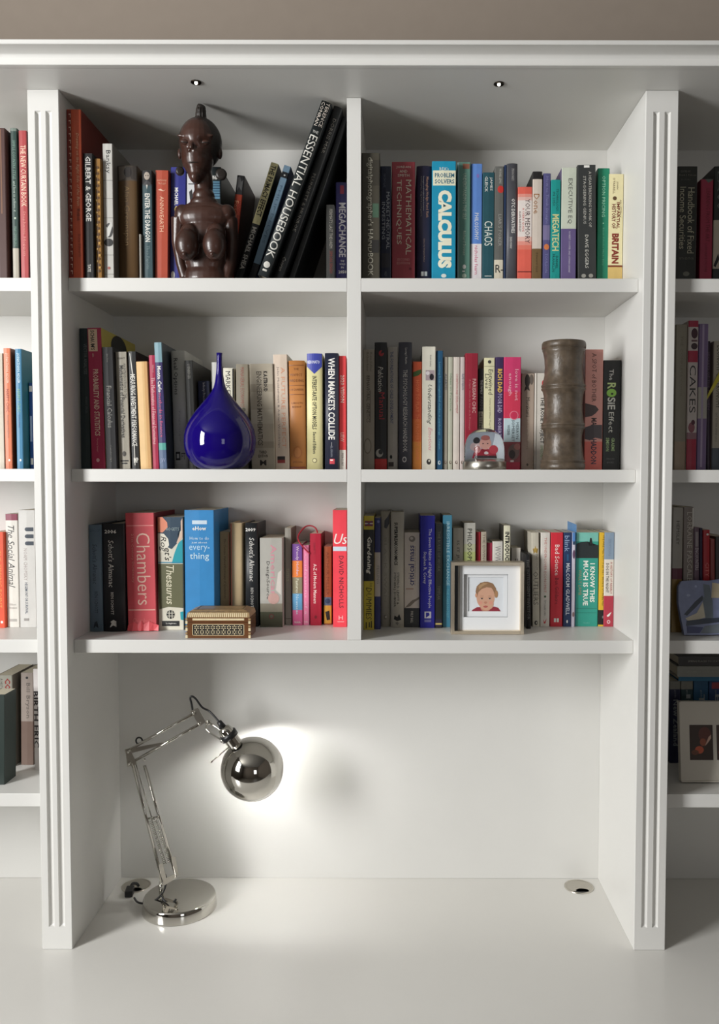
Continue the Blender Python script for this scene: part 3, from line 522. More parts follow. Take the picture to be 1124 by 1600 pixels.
book('D', 914.5, 913, 941.4, 546, .15, (208, 146, 136), 'dusty pink paperback with dog silhouettes', [
    T('A SPOT of BOTHER', 552, 628, 7, (84, 50, 46), .0), T('MARK', 653, 676, 8.5, (60, 40, 40), .02, 1), T('HADDON', 686, 725, 9, (44, 40, 60), .02, 1), G([(-.48, 630), (-.2, 632), (.1, 634), (.28, 640), (.1, 646), (-.1, 650), (-.48, 652)], (74, 60, 60)), G([(-.48, 668), (-.1, 664), (.48, 664), (.48, 686), (.1, 684), (-.2, 688), (-.48, 686)], (70, 62, 66))], [(690, 733, (206, 100, 88))], side=(120, 70, 66))
book('D', 942.6, 941.4, 969.4, 563, .145, (26, 28, 28), 'black paperback with a green apple in its title', [
    T('The', 577, 594, 6.5, WH, -.05), T('R', 598, 608, 13, (200, 220, 150), -.03, 1), E(-.03, 614, 7.6, 6.4, (150, 206, 90)), E(.0, 615.5, 2, 1.6, (30, 40, 30)), T('SiE', 621, 640, 12, (214, 214, 206), -.03, 1), T('Effect', 644, 676, 8, (214, 214, 206), -.03), T('GRAEME', 684, 705, 5.2, (170, 196, 140), .08, .5), T('SIMSION', 684, 705, 5.2, (170, 196, 140), -.22, .5), Hh('PENGUIN', 717, 12, 2.6, (120, 120, 118), -.05), Hh('BOOKS', 722.5, 10, 2.6, (120, 120, 118), -.05)])
# ---- E: lower left
book('E', 131, 135.4, 161.4, 820, 986.6, (104, 124, 140), 'blue-grey annual at the left end of the row', [T("Schott's Almanac", 850, 912, 7.5, (60, 74, 88), .0, 0, .1), T('BEN SCHOTT', 924, 958, 5, (60, 74, 88), .05), G([(-.1, 972), (.1, 970), (.05, 976), (.2, 981), (-.02, 978), (-.2, 982), (-.08, 976)], (40, 50, 60)), Hh('2007', 829, 16, 4, (84, 102, 116))], hard=True)
book('E', 160, 161.8, 196.6, 818, 986.4, (36, 38, 42), 'black annual between the blue-grey annual and the red dictionary', [Hh('2006', 830.5, 19, 6, WH, -.1, 1), T("Schott's Almanac", 844, 917, 9, (214, 212, 206), -.08, .3, .1), T('BEN SCHOTT', 925, 960, 4.6, (204, 202, 196), -.05, .3), G([(-.15, 971), (-.05, 969), (.12, 970), (.02, 974), (.12, 979), (-.02, 976.5), (-.18, 980), (-.08, 974)], (210, 208, 202)), E(-.0, 969.6, 1.6, 1.6, (210, 208, 202))], hard=True)
book('E', 193.4, 198.4, 245.6, 801, 985.6, (212, 84, 92), 'thick faded red dictionary with a big pale title', [
    T('Chambers', 833, 945, 21, (236, 196, 178), .1, -.3), T('21st Century Dictionary', 834, 910, 5, (226, 150, 140), -.28), R(-.47, .47, 820.5, 822, (236, 150, 146)), R(-.47, .47, 952, 953.6, (236, 180, 166)), Hh('Chambers', 969, 30, 7, (230, 120, 120))], side=(150, 50, 56))
book('E', 243.4, 246, 288, 808, 984, (214, 210, 194), 'torn thesaurus with teal, olive and white patches', [
    G([(-.5, 808), (.5, 808), (.48, 826), (.3, 834), (.28, 848), (.05, 858), (-.1, 855), (-.5, 860)], (44, 66, 84)), G([(-.5, 808), (-.3, 808), (-.12, 816), (-.1, 824), (-.3, 832), (-.5, 832)], (226, 140, 110)), G([(-.5, 833), (-.25, 834), (-.08, 842), (-.05, 852), (-.2, 860), (-.5, 866)], (226, 222, 206)),
    G([(.5, 842), (.32, 848), (.16, 864), (.05, 880), (.5, 880)], (34, 154, 168)), G([(.5, 806), (.42, 814), (.42, 830), (.24, 848), (.3, 850), (.5, 838)], (214, 186, 166)), R(-.5, .5, 878, 879.6, (40, 130, 160)), G([(-.5, 881), (.5, 881), (.5, 950), (-.1, 948), (-.46, 952), (-.46, 900)], (98, 98, 70)),
    T('Rog', 838, 862, 11, (40, 38, 34), -.3, 0, .25), T("et's", 856, 876, 10, (40, 38, 34), -.1, 0, .25), Hh("ROGET'S", 826.5, 20, 5, (150, 166, 166), .1), T('Thesaurus', 883, 944, 12, (222, 216, 190), -.02, 0, .2), G([(.36, 956), (.5, 955), (.5, 969), (.38, 968)], (34, 154, 168)),
    E(-.02, 960, 6.4, 7, (36, 36, 34)), R(-.2, .16, 957.4, 958.2, (214, 210, 194)), R(-.2, .16, 961.8, 962.6, (214, 210, 194)), R(-.085, -.06, 953, 967, (214, 210, 194)), R(.03, .055, 953, 967, (214, 210, 194)), R(-.36, .32, 970, 978, (26, 26, 26)), Hh('Longman', 974, 16, 3, WH)], side=(90, 88, 72))
book('E', 289, 290, 336.4, 797, 984, (50, 134, 194), 'broad bright blue book with white title at its head', [
    R(-.24, .26, 813, 819, (200, 218, 232)), Hh('eHow', 825.5, 22, 6.5, WH, 0, 1), Hh('How to do', 841, 30, 5, (200, 222, 238), 0), Hh('just about', 848, 24, 4, (200, 222, 238), 0, .5), Hh('every-', 857.5, 32, 10, (176, 212, 236), 0), Hh('thing', 870, 30, 13, (200, 226, 242), 0)])
book('E', 337.6, 338.2, 360, 831, 977, (184, 158, 116), 'small tan book with thin script behind the inlaid box', [T('The Concise Oxford Dictionary of Quotations', 842, 935, 4.6, (104, 80, 60), .0, 0, .2), R(.4, .48, 834, 976, (206, 130, 110))])
book('E', 361, 361, 380.6, 817, 978, (230, 206, 164), 'plain cream hardback with a coral left edge', [R(-.48, -.36, 818, 977, (232, 140, 110))], hard=True)
book('E', 383.6, 384.2, 404, 817, 979, (34, 37, 40), 'black annual directly right of the plain cream hardback', [Hh('2009', 827.5, 16, 5.4, WH, -.05, 1), T("Schott's Almanac", 840, 908, 8, (214, 212, 206), .05, .3, .1), T('BEN SCHOTT', 918, 952, 4.4, (190, 188, 182), .05)], hard=True, side=(36, 38, 40))
book('E', 406, 407, 442.4, 840.6, 979.6, (176, 174, 166), 'scuffed silver paperback with pink lettering', [
    T('American', 851, 932, 9, (216, 140, 156), .1), T('DesignSource', 877, 936, 6.6, (70, 68, 66), -.16), E(-.0, 963, 4, 4, (120, 60, 60)), E(.0, 963, 2.6, 2.6, (100, 100, 84)), G([(.3, 895), (.46, 890), (.44, 930), (.2, 922)], (212, 206, 198)), E(.1, 935, 9, 9, (196, 158, 150))], [(943, 956, (140, 134, 118)), (956, 980, (84, 86, 68))])
book('E', 444, 446, 456.4, 824.6, 976, (146, 142, 132), 'grey narrow book with short greenish lettering', [T('tims', 888, 908, 6, (170, 168, 140), .0), R(-.4, .4, 966, 967, (80, 76, 70))], side=(110, 98, 84))
book('E', 456.6, 457.2, 473.4, 850, 977, (216, 100, 150), 'small paperback striped purple, orange, olive, blue and pink', [T('Wendy Holden', 853, 899, 5.4, (224, 200, 216), 0, .4), T('Pastures', 904, 926, 5, (220, 220, 196), 0, .4), T('Nouveaux', 929, 960, 4.4, (196, 220, 232), 0), Hh('hhh', 972, 9, 3, WH, 0, 1)], [(849, 876, (120, 78, 154)), (876, 902, (232, 130, 60)), (902, 927.5, (142, 134, 108)), (927.5, 953, (104, 164, 204))])
book('E', 474, 474, 484, 852, 976.6, (232, 130, 168), 'small pale pink paperback left of the red manners book', [T('Confessions of a', 864, 960, 4, (246, 190, 208), 0), Hh('hh', 971.5, 6, 3, WH, 0)])
book('E', 484.6, 485, 502.8, 833.6, 977, (172, 28, 54), 'deep red book with white title and ribbon marker', [T('A-Z of Modern Manners', 881, 943, 5.2, (236, 206, 200), -.05, .8), T('DEBRETTS', 848, 866, 3, (120, 20, 36), -.1), E(0, 964, 2, 2.6, (120, 20, 36))], side=(96, 56, 48))
book('E', 506, 506, 519, 854, 976, (150, 78, 44), 'rust-brown paperback with blue and yellow lower bands', [T('ARTHUR MILLER', 862, 930, 5, (120, 56, 30), 0), E(0, 939, 4, 4, (40, 60, 90)), G([(-.3, 956), (.2, 954), (.3, 968), (-.1, 969)], (40, 34, 28))], [(933, 946, (84, 100, 124)), (946, 974, (206, 158, 60))])
book('E', 520, 520.6, 542.8, 797, 979.6, (230, 66, 80), 'tall coral-red book with a white line across', [Hh('Us', 842, 21, 16, WH, .06, 0, .3), R(-.5, .5, 854, 861, (198, 214, 226)), T('DAVID NICHOLLS', 868.5, 950, 7, (78, 30, 44), .1), Hh('H', 965, 6.5, 6.5, (240, 190, 190), .06), R(-.18, .3, 971, 971.8, (240, 190, 190))])
book('E', 342, 342, 357, 792, .02, (44, 48, 60), 'dark blue upright cover standing behind the tan and blue books') if 0 else None
# ---- F: lower right
book('F', 567.4, 567.4, 585, 806, 984, (206, 186, 62), 'black and yellow gardening guide at the left end', [
    T('Gardening', 838.5, 897, 9, (236, 232, 220), 0, 1, .15), T('FOR', 911, 917, 4, (60, 54, 20), .2), T('DUMMIES', 918, 968, 9, (60, 54, 20), 0, 0, .1), R(-.4, .4, 814, 822, (150, 60, 60)), R(-.4, .4, 817, 819, (214, 200, 190)), G([(-.4, 814), (-.3, 814), (.4, 822), (.3, 822)], (60, 60, 110)), G([(-.4, 822), (-.3, 822), (.4, 814), (.3, 814)], (60, 60, 110)), R(-.3, -.2, 972, 982, (60, 54, 20)), R(0, .1, 972, 980, (60, 54, 20)), R(.2, .3, 970, 981, (60, 54, 20))], [(827.5, 908, (28, 28, 30))])
book('F', 585.4, 585.4, 595, 809, 983, (44, 50, 108), 'narrow navy paperback with a pale oblong label', [T('FEELING', 884, 912, 4, (150, 146, 140), .1), E(.15, 815, 2, 2.4, (110, 120, 180))], [(863, 932, (196, 186, 180))])
book('F', 595.4, 595.4, 610.2, 799, 979, (178, 172, 156), 'grey-beige hardback with a leaf shape at its head', [G([(-.1, 813), (.3, 806), (.45, 800), (.4, 818), (.1, 826), (-.15, 824)], (70, 70, 74)), T('BLACK SWAN', 840, 940, 4, (156, 150, 134), 0), E(0, 964, 2.4, 3.4, (110, 104, 92)), E(0.05, 963.6, 1.6, 2.2, (178, 172, 156))], hard=True)
book('F', 610.6, 610.6, 631.6, 800, 980, (202, 196, 184), 'pale stone hardback with heavy black capitals', [T('SUPERFREAKONOMICS', 816, 883, 5.6, BK, -.1, 1.5), T('STEVEN D. LEVITT &', 894, 944, 4, (56, 54, 50), .05, .6), T('STEPHEN J. DUBNER', 894, 948, 4, (56, 54, 50), -.2, .6), G([(-.2, 961), (.0, 964), (.15, 959), (.1, 966), (.3, 968), (0, 970), (-.25, 967)], BK), Hh('ap', 974, 5, 5, BK, 0)], hard=True)
book('F', 632, 632, 656.2, 832, 980, (208, 198, 190), 'white paperback whose blue title reads upwards', [
    T('critical mass', 852, 915, 9, (44, 48, 110), -.05, .5, 0, 'u'), T('how one thing leads to another', 853, 914, 3, (120, 110, 106), .2, 0, 0, 'u'), E(0, 842, 5, 4.8, (130, 122, 116)), E(-.03, 841, 2.4, 2.4, (196, 188, 180)), G([(-.48, 950), (-.3, 945), (0, 938), (.3, 935), (.48, 932), (.48, 936), (.2, 940), (-.1, 947)], (130, 120, 110)), R(-.4, .1, 919, 921, (180, 150, 136)), T('PHILIP BALL', 955, 973, 4, (214, 208, 200), .0, 0)], [(950, 980, (44, 46, 48))])
book('F', 656.6, 656.6, 680, 805.6, 981, (34, 34, 158), 'royal blue paperback with serif white title', [T('The Seven Habits of Highly Effective People', 826, 950, 6, (206, 206, 222), .14, .3), T('Stephen R. Covey', 862, 912, 6, (206, 206, 222), -.2, .3), R(-.2, .25, 955.5, 966, (214, 214, 226)), G([(-.1, 957), (.1, 957), (.15, 961), (-.1, 965)], (34, 34, 158)), R(-.2, .25, 968, 972, (120, 120, 180))])
book('F', 680.4, 680.4, 691.6, 818, 981, (34, 36, 36), 'narrow black book with gold rules near its foot', [T('THE RULES OF WORK', 830, 893, 4.4, (92, 92, 80), .0), T('TEMPLAR', 915, 937, 4.4, (92, 92, 80), 0), R(-.5, .5, 973.5, 976, (222, 200, 120))], [(968, 979, (50, 40, 70))])
book('F', 691.8, 691.8, 706.6, 805, 979.6, (78, 150, 180), 'light blue paperback with pale capitals beside the frame', [T('IRRESISTIBLE EXCHANGE', 815, 915, 5, (190, 226, 236), .05), T('THE CARBON DIET', 920, 965, 4, (120, 190, 206), .05)], side=(70, 90, 96))
book('F', 707.4, 707.4, 723.8, 825, 976, (198, 192, 178), 'grey-cream paperback above the left of the toddler frame', [T('IS IT JUST ME', 845, 905, 5.4, (66, 62, 58), -.02)])
book('F', 724.2, 724.2, 743.2, 817, 976, (190, 200, 130), 'green-footed paperback with black capitals above the frame', [T('PHILOSOPHY SO', 826, 905, 7.4, (60, 62, 50), .0, .5)], [(816, 850, (200, 198, 188)), (850, 862, (198, 200, 164))], side=(150, 148, 136))
book('F', 743.8, 743.8, 751.2, 831, 975, (170, 34, 46), 'scarlet slim spine above the toddler frame')
book('F', 751.4, 751.4, 760.4, 831, 975, (188, 178, 160), 'slim beige spine between two red ones', [T('THE DIVING BELL', 834, 900, 4, (120, 104, 90), 0)])
book('F', 760.8, 760.8, 769.2, 848, 974, (156, 34, 66), 'short crimson spine above the frame centre')
book('F', 769.6, 769.6, 785.8, 846, 975, (218, 214, 206), 'short white paperback with scratchy grey capitals', [T('WOW', 853, 878, 9, (130, 128, 128), .0)])
book('F', 786.6, 786.6, 797.2, 821, 976, (226, 222, 196), 'cream booklet with bold black capitals above the frame', [T('INTRODUCING', 831, 890, 7, BK, .02, 1.5)], side=(60, 56, 50))
book('F', 798.4, 798.4, 813.6, 856, 974, (206, 200, 190), 'lowest off-white book above the frame right corner', [R(-.1, 0, 873, 877, (110, 104, 100)), R(.1, .18, 873, 877, (110, 104, 100))])
book('F', 818.5, 820, 830.5, 866, 982.4, (34, 34, 36), 'short black book right of the toddler frame', [T('THE INTELLIGENT INVESTOR', 874, 968, 4, (120, 118, 114), 0)], hard=True)
book('F', 831, 832.4, 844, 832, 979, (196, 190, 174), 'grey-cream paperback with a gold star', [G([(x * 1.5 * .31, 859 + y * 9) for x, y in ((0, -.75), (.22, -.25), (.78, -.2), (.35, .14), (.5, .7), (0, .36), (-.5, .7), (-.35, .14), (-.78, -.2), (-.22, -.25))], (176, 146, 74)), T('OUTLIERS', 893, 945, 8, (104, 98, 90), .0), T('MALCOLM', 866, 890, 3.4, (130, 124, 114), .2), E(0, 973, 2.6, 3.4, BK), E(.05, 973, 1.2, 1.8, (196, 190, 174))])
book('F', 844.4, 844.4, 859.2, 832, 979, (216, 210, 202), 'off-white paperback with tiny red capitals', [T('THE UNDERCOVER ECONOMIST', 840, 926, 3.8, (190, 110, 104), .0), E(0, 932, 1.6, 1.8, (60, 90, 60)), T('TIM HARFORD', 937, 962, 3, (110, 104, 100), .0), G([(-.2, 967), (-.05, 972), (.2, 966), (.05, 974), (-.1, 974)], (196, 50, 54))])
book('F', 860, 860, 879.4, 832, 979, (206, 40, 56), 'bright red paperback with white and dark title', [T('Bad Science', 851, 899, 7, (240, 214, 210), .02, .3), T('Ben Goldacre', 903, 944, 6, (120, 24, 36), .02), R(-.2, -.03, 966, 972, WH), R(.03, .2, 966, 972, WH)])
book('F', 880, 880, 893, 832, 979, (30, 52, 92), 'navy paperback with white author capitals', [T('blink', 837, 862, 7.5, (150, 170, 200), -.1), T('MALCOLM GLADWELL', 880, 961, 6, (214, 218, 226), .05, .6), R(-.1, .1, 866, 876, (40, 90, 130)), E(0, 971, 1.2, 2.6, WH)])
book('F', 893.4, 893.4, 898.6, 832, 979.6, (196, 192, 206), 'very thin whitish pamphlet with mixed spots', [E(0, 866, 2, 7, (90, 60, 90)), E(0, 960, 1.6, 4, (120, 90, 90)), R(-.4, .4, 846, 851, (30, 60, 90))], [(832, 846, (80, 130, 190))])
book('F', 899, 899, 934.6, 832, 978.6, (46, 150, 132), 'wide sea-green paperback with a walking figure', [
    G([(-.5, 850), (-.3, 847), (0, 846), (.05, 850), (.1, 853), (.4, 851), (.5, 852), (.5, 872), (-.5, 872)], (30, 38, 40)), E(.15, 842, 1.6, 1.6, BK), G([(.1, 843), (.2, 843), (.22, 849), (.3, 853), (.24, 853), (.16, 850), (.08, 853), (.05, 852), (.12, 848)], BK),
    T('I KNOW THIS', 880, 941, 8, (232, 236, 226), .24, 1.2), T('MUCH IS TRUE', 876, 946, 8, (232, 236, 226), -.06, 1.2), T('WALLY LAMB', 890, 930, 5, (150, 140, 110), -.3), Hh('hhhhh', 973, 10, 2, (120, 190, 176)), R(-.45, .45, 950, 950.8, (36, 120, 108)), R(-.45, .45, 957, 957.8, (36, 120, 108))], [(832, 846, (116, 186, 172))])
book('F', 935, 935, 950.6, 832, 978.5, (222, 178, 46), 'yellow paperback with a black foot', [T('WE ARE ALL COMPLETELY BESIDE OURSELVES', 836, 946, 4.4, (80, 64, 30), .0), R(-.1, .1, 962, 966, (120, 120, 118))], [(953, 976, (28, 26, 26))])
book('F', 951.2, 951.2, 966.8, 832, 979, (176, 52, 70), 'paperback banded blue-grey, cream and dark red', [T('BRYSON', 842, 868, 5, (120, 138, 160), .0), T('A HISTORY OF NEARLY', 878, 928, 3.4, (170, 50, 54), .22), T('DOG IN THE NIGHT', 880, 926, 4.4, (60, 50, 50), -.18, .6), E(0, 971.5, 2.6, 3, (226, 200, 200)), E(0, 971.5, 1.4, 1.6, (176, 52, 70)), G([(-.2, 962), (0, 959), (.3, 956), (.1, 962), (-.1, 964)], WH)], [(832, 874, (132, 150, 170)), (874, 931, (220, 212, 200))], side=(60, 44, 50))
# ---- far left bay
book('G1', -14, -10, 12, 200, .2, (74, 46, 42), 'wide maroon-brown book at the picture edge', [R(.15, .25, 202, 334, (120, 84, 64))])
book('G1', 12.8, 20, 30.6, 200, .19, (34, 60, 54), 'dark green book with a whitish lower end', [T('SIMPLE COUNTRY STYLE', 219, 280, 4, (120, 150, 136), .05), T('and how to achieve it', 283, 331, 4, (176, 190, 180), .05, 0, .3), E(.05, 341, 1.6, 1.6, (170, 186, 170)), T('MARY EMMERLING', 354, 385, 4, (120, 150, 136), .05)], [(199, 205, (110, 122, 114)), (388, 433, (170, 164, 150))])
book('G1', 26, 33, 45.6, 204, .19, (166, 64, 66), 'dusty red book with tall pale condensed capitals', [T('THE NEW CURTAIN BOOK', 227, 323, 8, (232, 200, 176), .05, .3), T('Stephanie Hoppen', 330, 400, 4.6, (210, 140, 130), .05)], side=(70, 30, 36))
book('G2', -8, -6, 8, 552, .15, (208, 200, 184), 'cream book at the extreme left edge')
book('G2', 4.2, 8.6, 20, 544, .165, (206, 112, 72), 'salmon-orange book with white and red capitals', [T('JONATHAN ADLER', 552, 599, 4.8, (236, 206, 184), .0), T('HAPPY CHIC', 608, 644, 4.8, (140, 50, 36), .0), T('ACCESSORIZING', 648, 684, 2.6, (150, 110, 90), 0), E(.1, 719, 1.4, 1.8, WH)], side=(120, 60, 40))
book('G2', 23, 26.6, 37, 545, .165, (48, 118, 156), 'blue-teal book with white and green capitals', [T('JONATHAN ADLER', 552, 599, 4.8, (200, 222, 230), .0, .4), T('HAPPY CHIC', 608, 644, 4.8, (120, 170, 130), .0), T('COLORS', 648, 668, 3, (60, 80, 130), 0), E(.1, 719, 1.4, 1.8, WH)], side=(24, 84, 96))
book('G2', 44, 47, 55, 598, .13, (44, 80, 140), 'short blue paperback with white blocks by the upright', [R(-.4, .2, 603, 612, WH), R(-.3, .2, 716, 726, WH), R(-.3, .1, 650, 690, (160, 180, 210))])
book('G3', -12, -8, 8.6, 831, 981, (220, 82, 50), 'vivid orange-red paperback cut by the picture edge', [T('THE TIPPING POINT', 860, 950, 5, (236, 150, 80), .1), E(.2, 972, 2, 2, WH)])
book('G3', 5, 9.6, 31, 803, 979.8, (216, 212, 204), 'white textbook with italic black title and wine head', [T('The Social Animal', 821, 918, 10, (48, 48, 48), -.05, 0, .3), Hh('Elliot', 944.5, 10, 3, (150, 146, 140)), Hh('Aronson', 949.5, 12, 3, (150, 146, 140)), R(-.3, .3, 967, 971, (170, 166, 160))], [(802, 813, (130, 44, 70))])
book('G3', 26.6, 31.6, 58, 797, 980, (196, 194, 190), 'light grey paperback with three dark capsule shapes', [T('NOAM CHOMSKY', 857, 907, 5.6, (150, 136, 132), -.1), T('HEGEMONY OR SURVIVAL', 910, 959, 4.6, (60, 72, 88), -.08, .6)] + [x for k in range(3) for x in (E(.0, 827 + 11 * k, 3, 3, (44, 54, 66)), R(.0, .4, 824 + 11 * k, 830 + 11 * k, (44, 54, 66)))] + [R(-.25, .05, 966, 970, (140, 136, 132))])
book('G4', -3, -2, 22, 1055, 1198, (158, 156, 144), 'greenish-white paperback with large red capitals', [T('COSA NOSTRA', 1060, 1144, 9, (150, 50, 46), .2, 1.5), T('A HISTORY', 1060, 1084, 4, (60, 56, 50), -.2), E(.2, 1176, 4, 4, BK), Hh('HHA', 1189, 13, 7, BK, .1, 1)], side=(120, 114, 104))
book('G4', 32.4, 33, 53, 1051, 1195, (150, 138, 130), 'taupe paperback with thin grey author name', [T('Bill Bryson', 1067, 1122, 8, (96, 88, 82), .05), E(.0, 1059, 2, 2, BK)], [(1127, 1196, (112, 92, 82))])
book('G4', 53.6, 54.4, 72, 1045, 1203, (206, 200, 198), 'white paperback with dark capitals mostly behind the upright', [T('BIRTH ERIC', 1080, 1168, 9, (54, 50, 52), -.3, 1)])
book('G4', -16, -16, 7.6, 1085, 1226, (40, 52, 48), 'dark green book set forward at the picture edge', dmax=.05, free=True)
# ---- far right bay
book('H1', 1061, 1057, 1088, 260, .18, (42, 44, 40), 'thick black reference book with two lines of grey title', [
    T('Handbook of Fixed', 293, 396, 10.5, (176, 172, 150), .2, .2), T('Income Securities', 292, 389, 9.5, (176, 172, 150), -.22, .2), Hh('EDITED BY', 268, 15, 3, (110, 110, 100), -.1), Hh('Frank J. Fabozzi', 274, 26, 3.6, (120, 120, 110)), Hh('EDITORS', 281, 14, 2, (100, 100, 92), -.1), Hh('FIFTH EDITION', 404, 22, 3.4, (120, 120, 110)), E(0, 428, 5, 3.6, (120, 120, 110))], side=(30, 30, 28))
book('H1', 1096.6, 1093, 1113, 280, .16, (164, 48, 76), 'crimson book with a grey-green pointed tab on top', [
    T('LEARNING FROM THE ART', 295, 378, 6, (110, 28, 50), .1), T('CORPORATE CULTURE', 380, 425, 3.4, (100, 26, 44), .0), G([(-.2, 260), (.5, 260), (.3, 283), (.1, 286), (-.05, 283)], (96, 104, 98))], [(258, 280, (24, 40, 40))])
book('H1', 1118, 1114, 1134, 260, .16, (40, 46, 44), 'dark book with a cream panel at the right edge', [T('LAW', 268, 330, 6, (110, 116, 110), -.1), G([(-.45, 415), (-.1, 396), (0, 405), (-.3, 418)], BK)], [(344, 420, (196, 186, 168))])
book('H2', 1056.4, 1053.6, 1071.6, 507, .18, (152, 146, 130), 'plain stone-grey book right of the upright', [T('THE COMPLETE COOK', 525, 620, 4.4, (136, 130, 116), 0)], [(690, 733, (170, 150, 128))])
book('H2', 1074, 1072, 1088.4, 501, .185, (206, 196, 192), 'white and crimson baking book with spaced serif capitals', [
    T('CAKES', 571, 645, 9.5, (60, 58, 58), .0), E(.1, 521, 5, 8, (76, 44, 56)), E(.1, 541, 5, 5, (70, 50, 56)), R(-.2, .4, 531, 534, (120, 90, 96)), E(-.05, 668, 5, 8, (150, 90, 100)), E(.1, 660, 3, 4, (90, 44, 60))], [(500, 511, (170, 38, 68)), (548, 566, (176, 42, 72)), (676, 686, (150, 110, 120)), (686, 733, (172, 36, 66))])
book('H2', 1093.4, 1089, 1104, 506, .175, (126, 106, 148), 'shiny violet book with a silver-grey middle band', [R(-.15, .05, 507, 730, (176, 160, 190))], [(605, 654, (180, 176, 168))])
book('H2', 1105, 1105, 1111, 533, .15, (52, 34, 52), 'slim dark plum book', [T('SECRETS OF THE KITCHEN', 550, 640, 3.4, (120, 96, 116), 0)])
book('H2', 1111.4, 1108.6, 1130, 533, .155, (180, 174, 156), 'stone paperback with black capitals and slate foot', [T('ECONOMY GASTRONOMY', 540, 638, 7, (60, 58, 50), -.02), T('EAT BETTER SPEND LESS', 645, 690, 3, (110, 106, 96), -.15)], [(700, 733, (78, 88, 96))])
book('H3', 1051, 1049, 1065.4, 793, 988, (164, 160, 152), 'grey book by the upright with spaced black name', [T('HEMSLEY', 814, 851, 5, (60, 58, 54), .0)], [(888, 905, (96, 28, 52)), (905, 988, (140, 112, 54))])
book('H3', 1066, 1065.4, 1084, 792, 988, (132, 122, 116), 'grey-brown cookbook with very tall thin capitals', [T('LORRAINE PASCALE', 800, 908, 8, (190, 182, 172), .1, .2), R(.38, .5, 794, 826, WH)])
book('H3', 1084.6, 1084.6, 1093.4, 824, 984, (120, 96, 112), 'mauve paperback with pale box and capitals', [T('ENCOUNTERS', 856, 891, 5, (214, 206, 210), .05, .3), R(-.2, .3, 831, 854, (170, 160, 164))])
book('H3', 1093.8, 1093.8, 1098.6, 825, 984, (44, 32, 66), 'very slim dark purple booklet')
book('H3', 1099, 1099, 1110, 828, 984, (186, 34, 44), 'scarlet paperback behind the painted slab', [T('CITY', 879, 901, 5.5, (230, 140, 130), .1), E(.15, 835, 1.8, 1.8, WH)])
book('H3', 1110.4, 1110.4, 1118, 842, 984, (150, 70, 66), 'dull red slim book right of the scarlet one')
book('H3', 1118.4, 1118.4, 1136, 838, 984, (60, 56, 52), 'dark brown book at the right picture edge')
for (a, b_, l_, cc, tt) in ((1046.8, 1064, 'navy travel guide with grey head and white country name', (34, 40, 72), 'New Zealand'), (1064.4, 1083.6, 'dark teal travel guide behind the double frame', (36, 62, 68), 'Italy'), (1084.2, 1107.6, 'mid-blue travel guide behind the double frame', (26, 80, 116), 'Thailand'), (1108.2, 1130, 'deep blue travel guide with a red tab', (28, 62, 108), 'Europe')):
    book('H4', a, a, b_, 1064, 1192, cc, l_, [T(tt, 1093 if a < 1060 else 1085, 1165, 7.5 if a < 1060 else 9, (150, 156, 160), .05, .6), T('guide', 1078, 1090, 3, (160, 164, 166), 0)] + ([R(-.3, .3, 1066, 1076, (150, 50, 56))] if a > 1108 else []), [(1063, 1077, (130, 128, 118))] if a < 1080 else ())
# ---------------------------------------------------------------- helpers for objects: pixel sizes at a depth
def pxm(Y): return (Y + DIST) / F
flush()
# flat books lying on the travel guides
zt = SH[3][0] + .0003
def flat(u0, u1, v0, v1, Y, col, label, txt, prev):
    z0, z1 = (P(u0, v1, Y).z if prev is None else prev), P(u0, v0, Y).z
    a, b_ = P(u0, v0, Y).x, P(u1, v0, Y).x; h = z1 - z0 - .0004
    r_ = thing('book', label, 'book', ((a + b_) / 2, Y, z0), group='books lying flat at far right')
    w_ = b_ - a; d = YB - .004 - Y
    bm = bmesh.new(); bx(bm, -w_ / 2, w_ / 2, 0, d, 0, .0012); bx(bm, -w_ / 2, w_ / 2, 0, d, h - .0012, h); bx(bm, -w_ / 2, w_ / 2, 0, .0012, .0012, h - .0012)
    obj('cover', bm, cm(col), r_); obj('pages', box(-w_ / 2 + .003, w_ / 2 - .003, .0015, d - .003, .0014, h - .0014), PAGES, r_)
    if txt:
        k = glyph(txt, 0, 0, 0); dg = bpy.context.evaluated_depsgraph_get(); me = bpy.data.meshes.new_from_object(k[0].evaluated_get(dg)); bpy.data.objects.remove(k[0]); del _gl[(txt, 0, 0)]
        s = .006
        for v in me.vertices: v.co = (v.co.x * s - w_ / 2 + .02, -.0004, h / 2 + (v.co.y - .35) * s)
        me.materials.clear(); link('title', me, r_, ink((170, 168, 158)))
    return z1
zg = P(1060, 1064, YB - .003 - .13).z
Yg = PZ(1060, 1192, zt).y
zg = P(1100, 1064, Yg).z + .001
z_ = flat(1061, 1150, 1056.4, 1064, Yg - .005, (40, 110, 146), 'thin blue book lying flat across the upright travel guides', '', zg)
z_ = flat(1059, 1150, 1041, 1056, Yg - .012, (150, 150, 142), 'grey book lying flat, middle of the stack of three', 'LETTERS OF LONDON PLACES', z_)
z_ = flat(1061, 1150, 1025.5, 1041, Yg - .008, (66, 64, 62), 'dark book lying flat at the top of the stack of three', 'SPRING PLACES TO STAY', z_)
# printed ellipse on the yellow cover behind the crimson study guide
sg = [o for o in bpy.data.objects if o.get('label', '').startswith('crimson study guide')][0]
cv = [c for c in sg.children if c.name.startswith('cover')][0]
xm = max(v.co.x for v in cv.data.vertices); zm = max(v.co.z for v in cv.data.vertices)
bm = bmesh.new(); poly(bm, [(xm + .0004, .105 + .05 * math.cos(t * math.pi / 12), zm - .02 + .026 * math.sin(t * math.pi / 12) - .006) for t in range(24)])
obj('printed_patch', bm, ink((28, 28, 26)), sg)
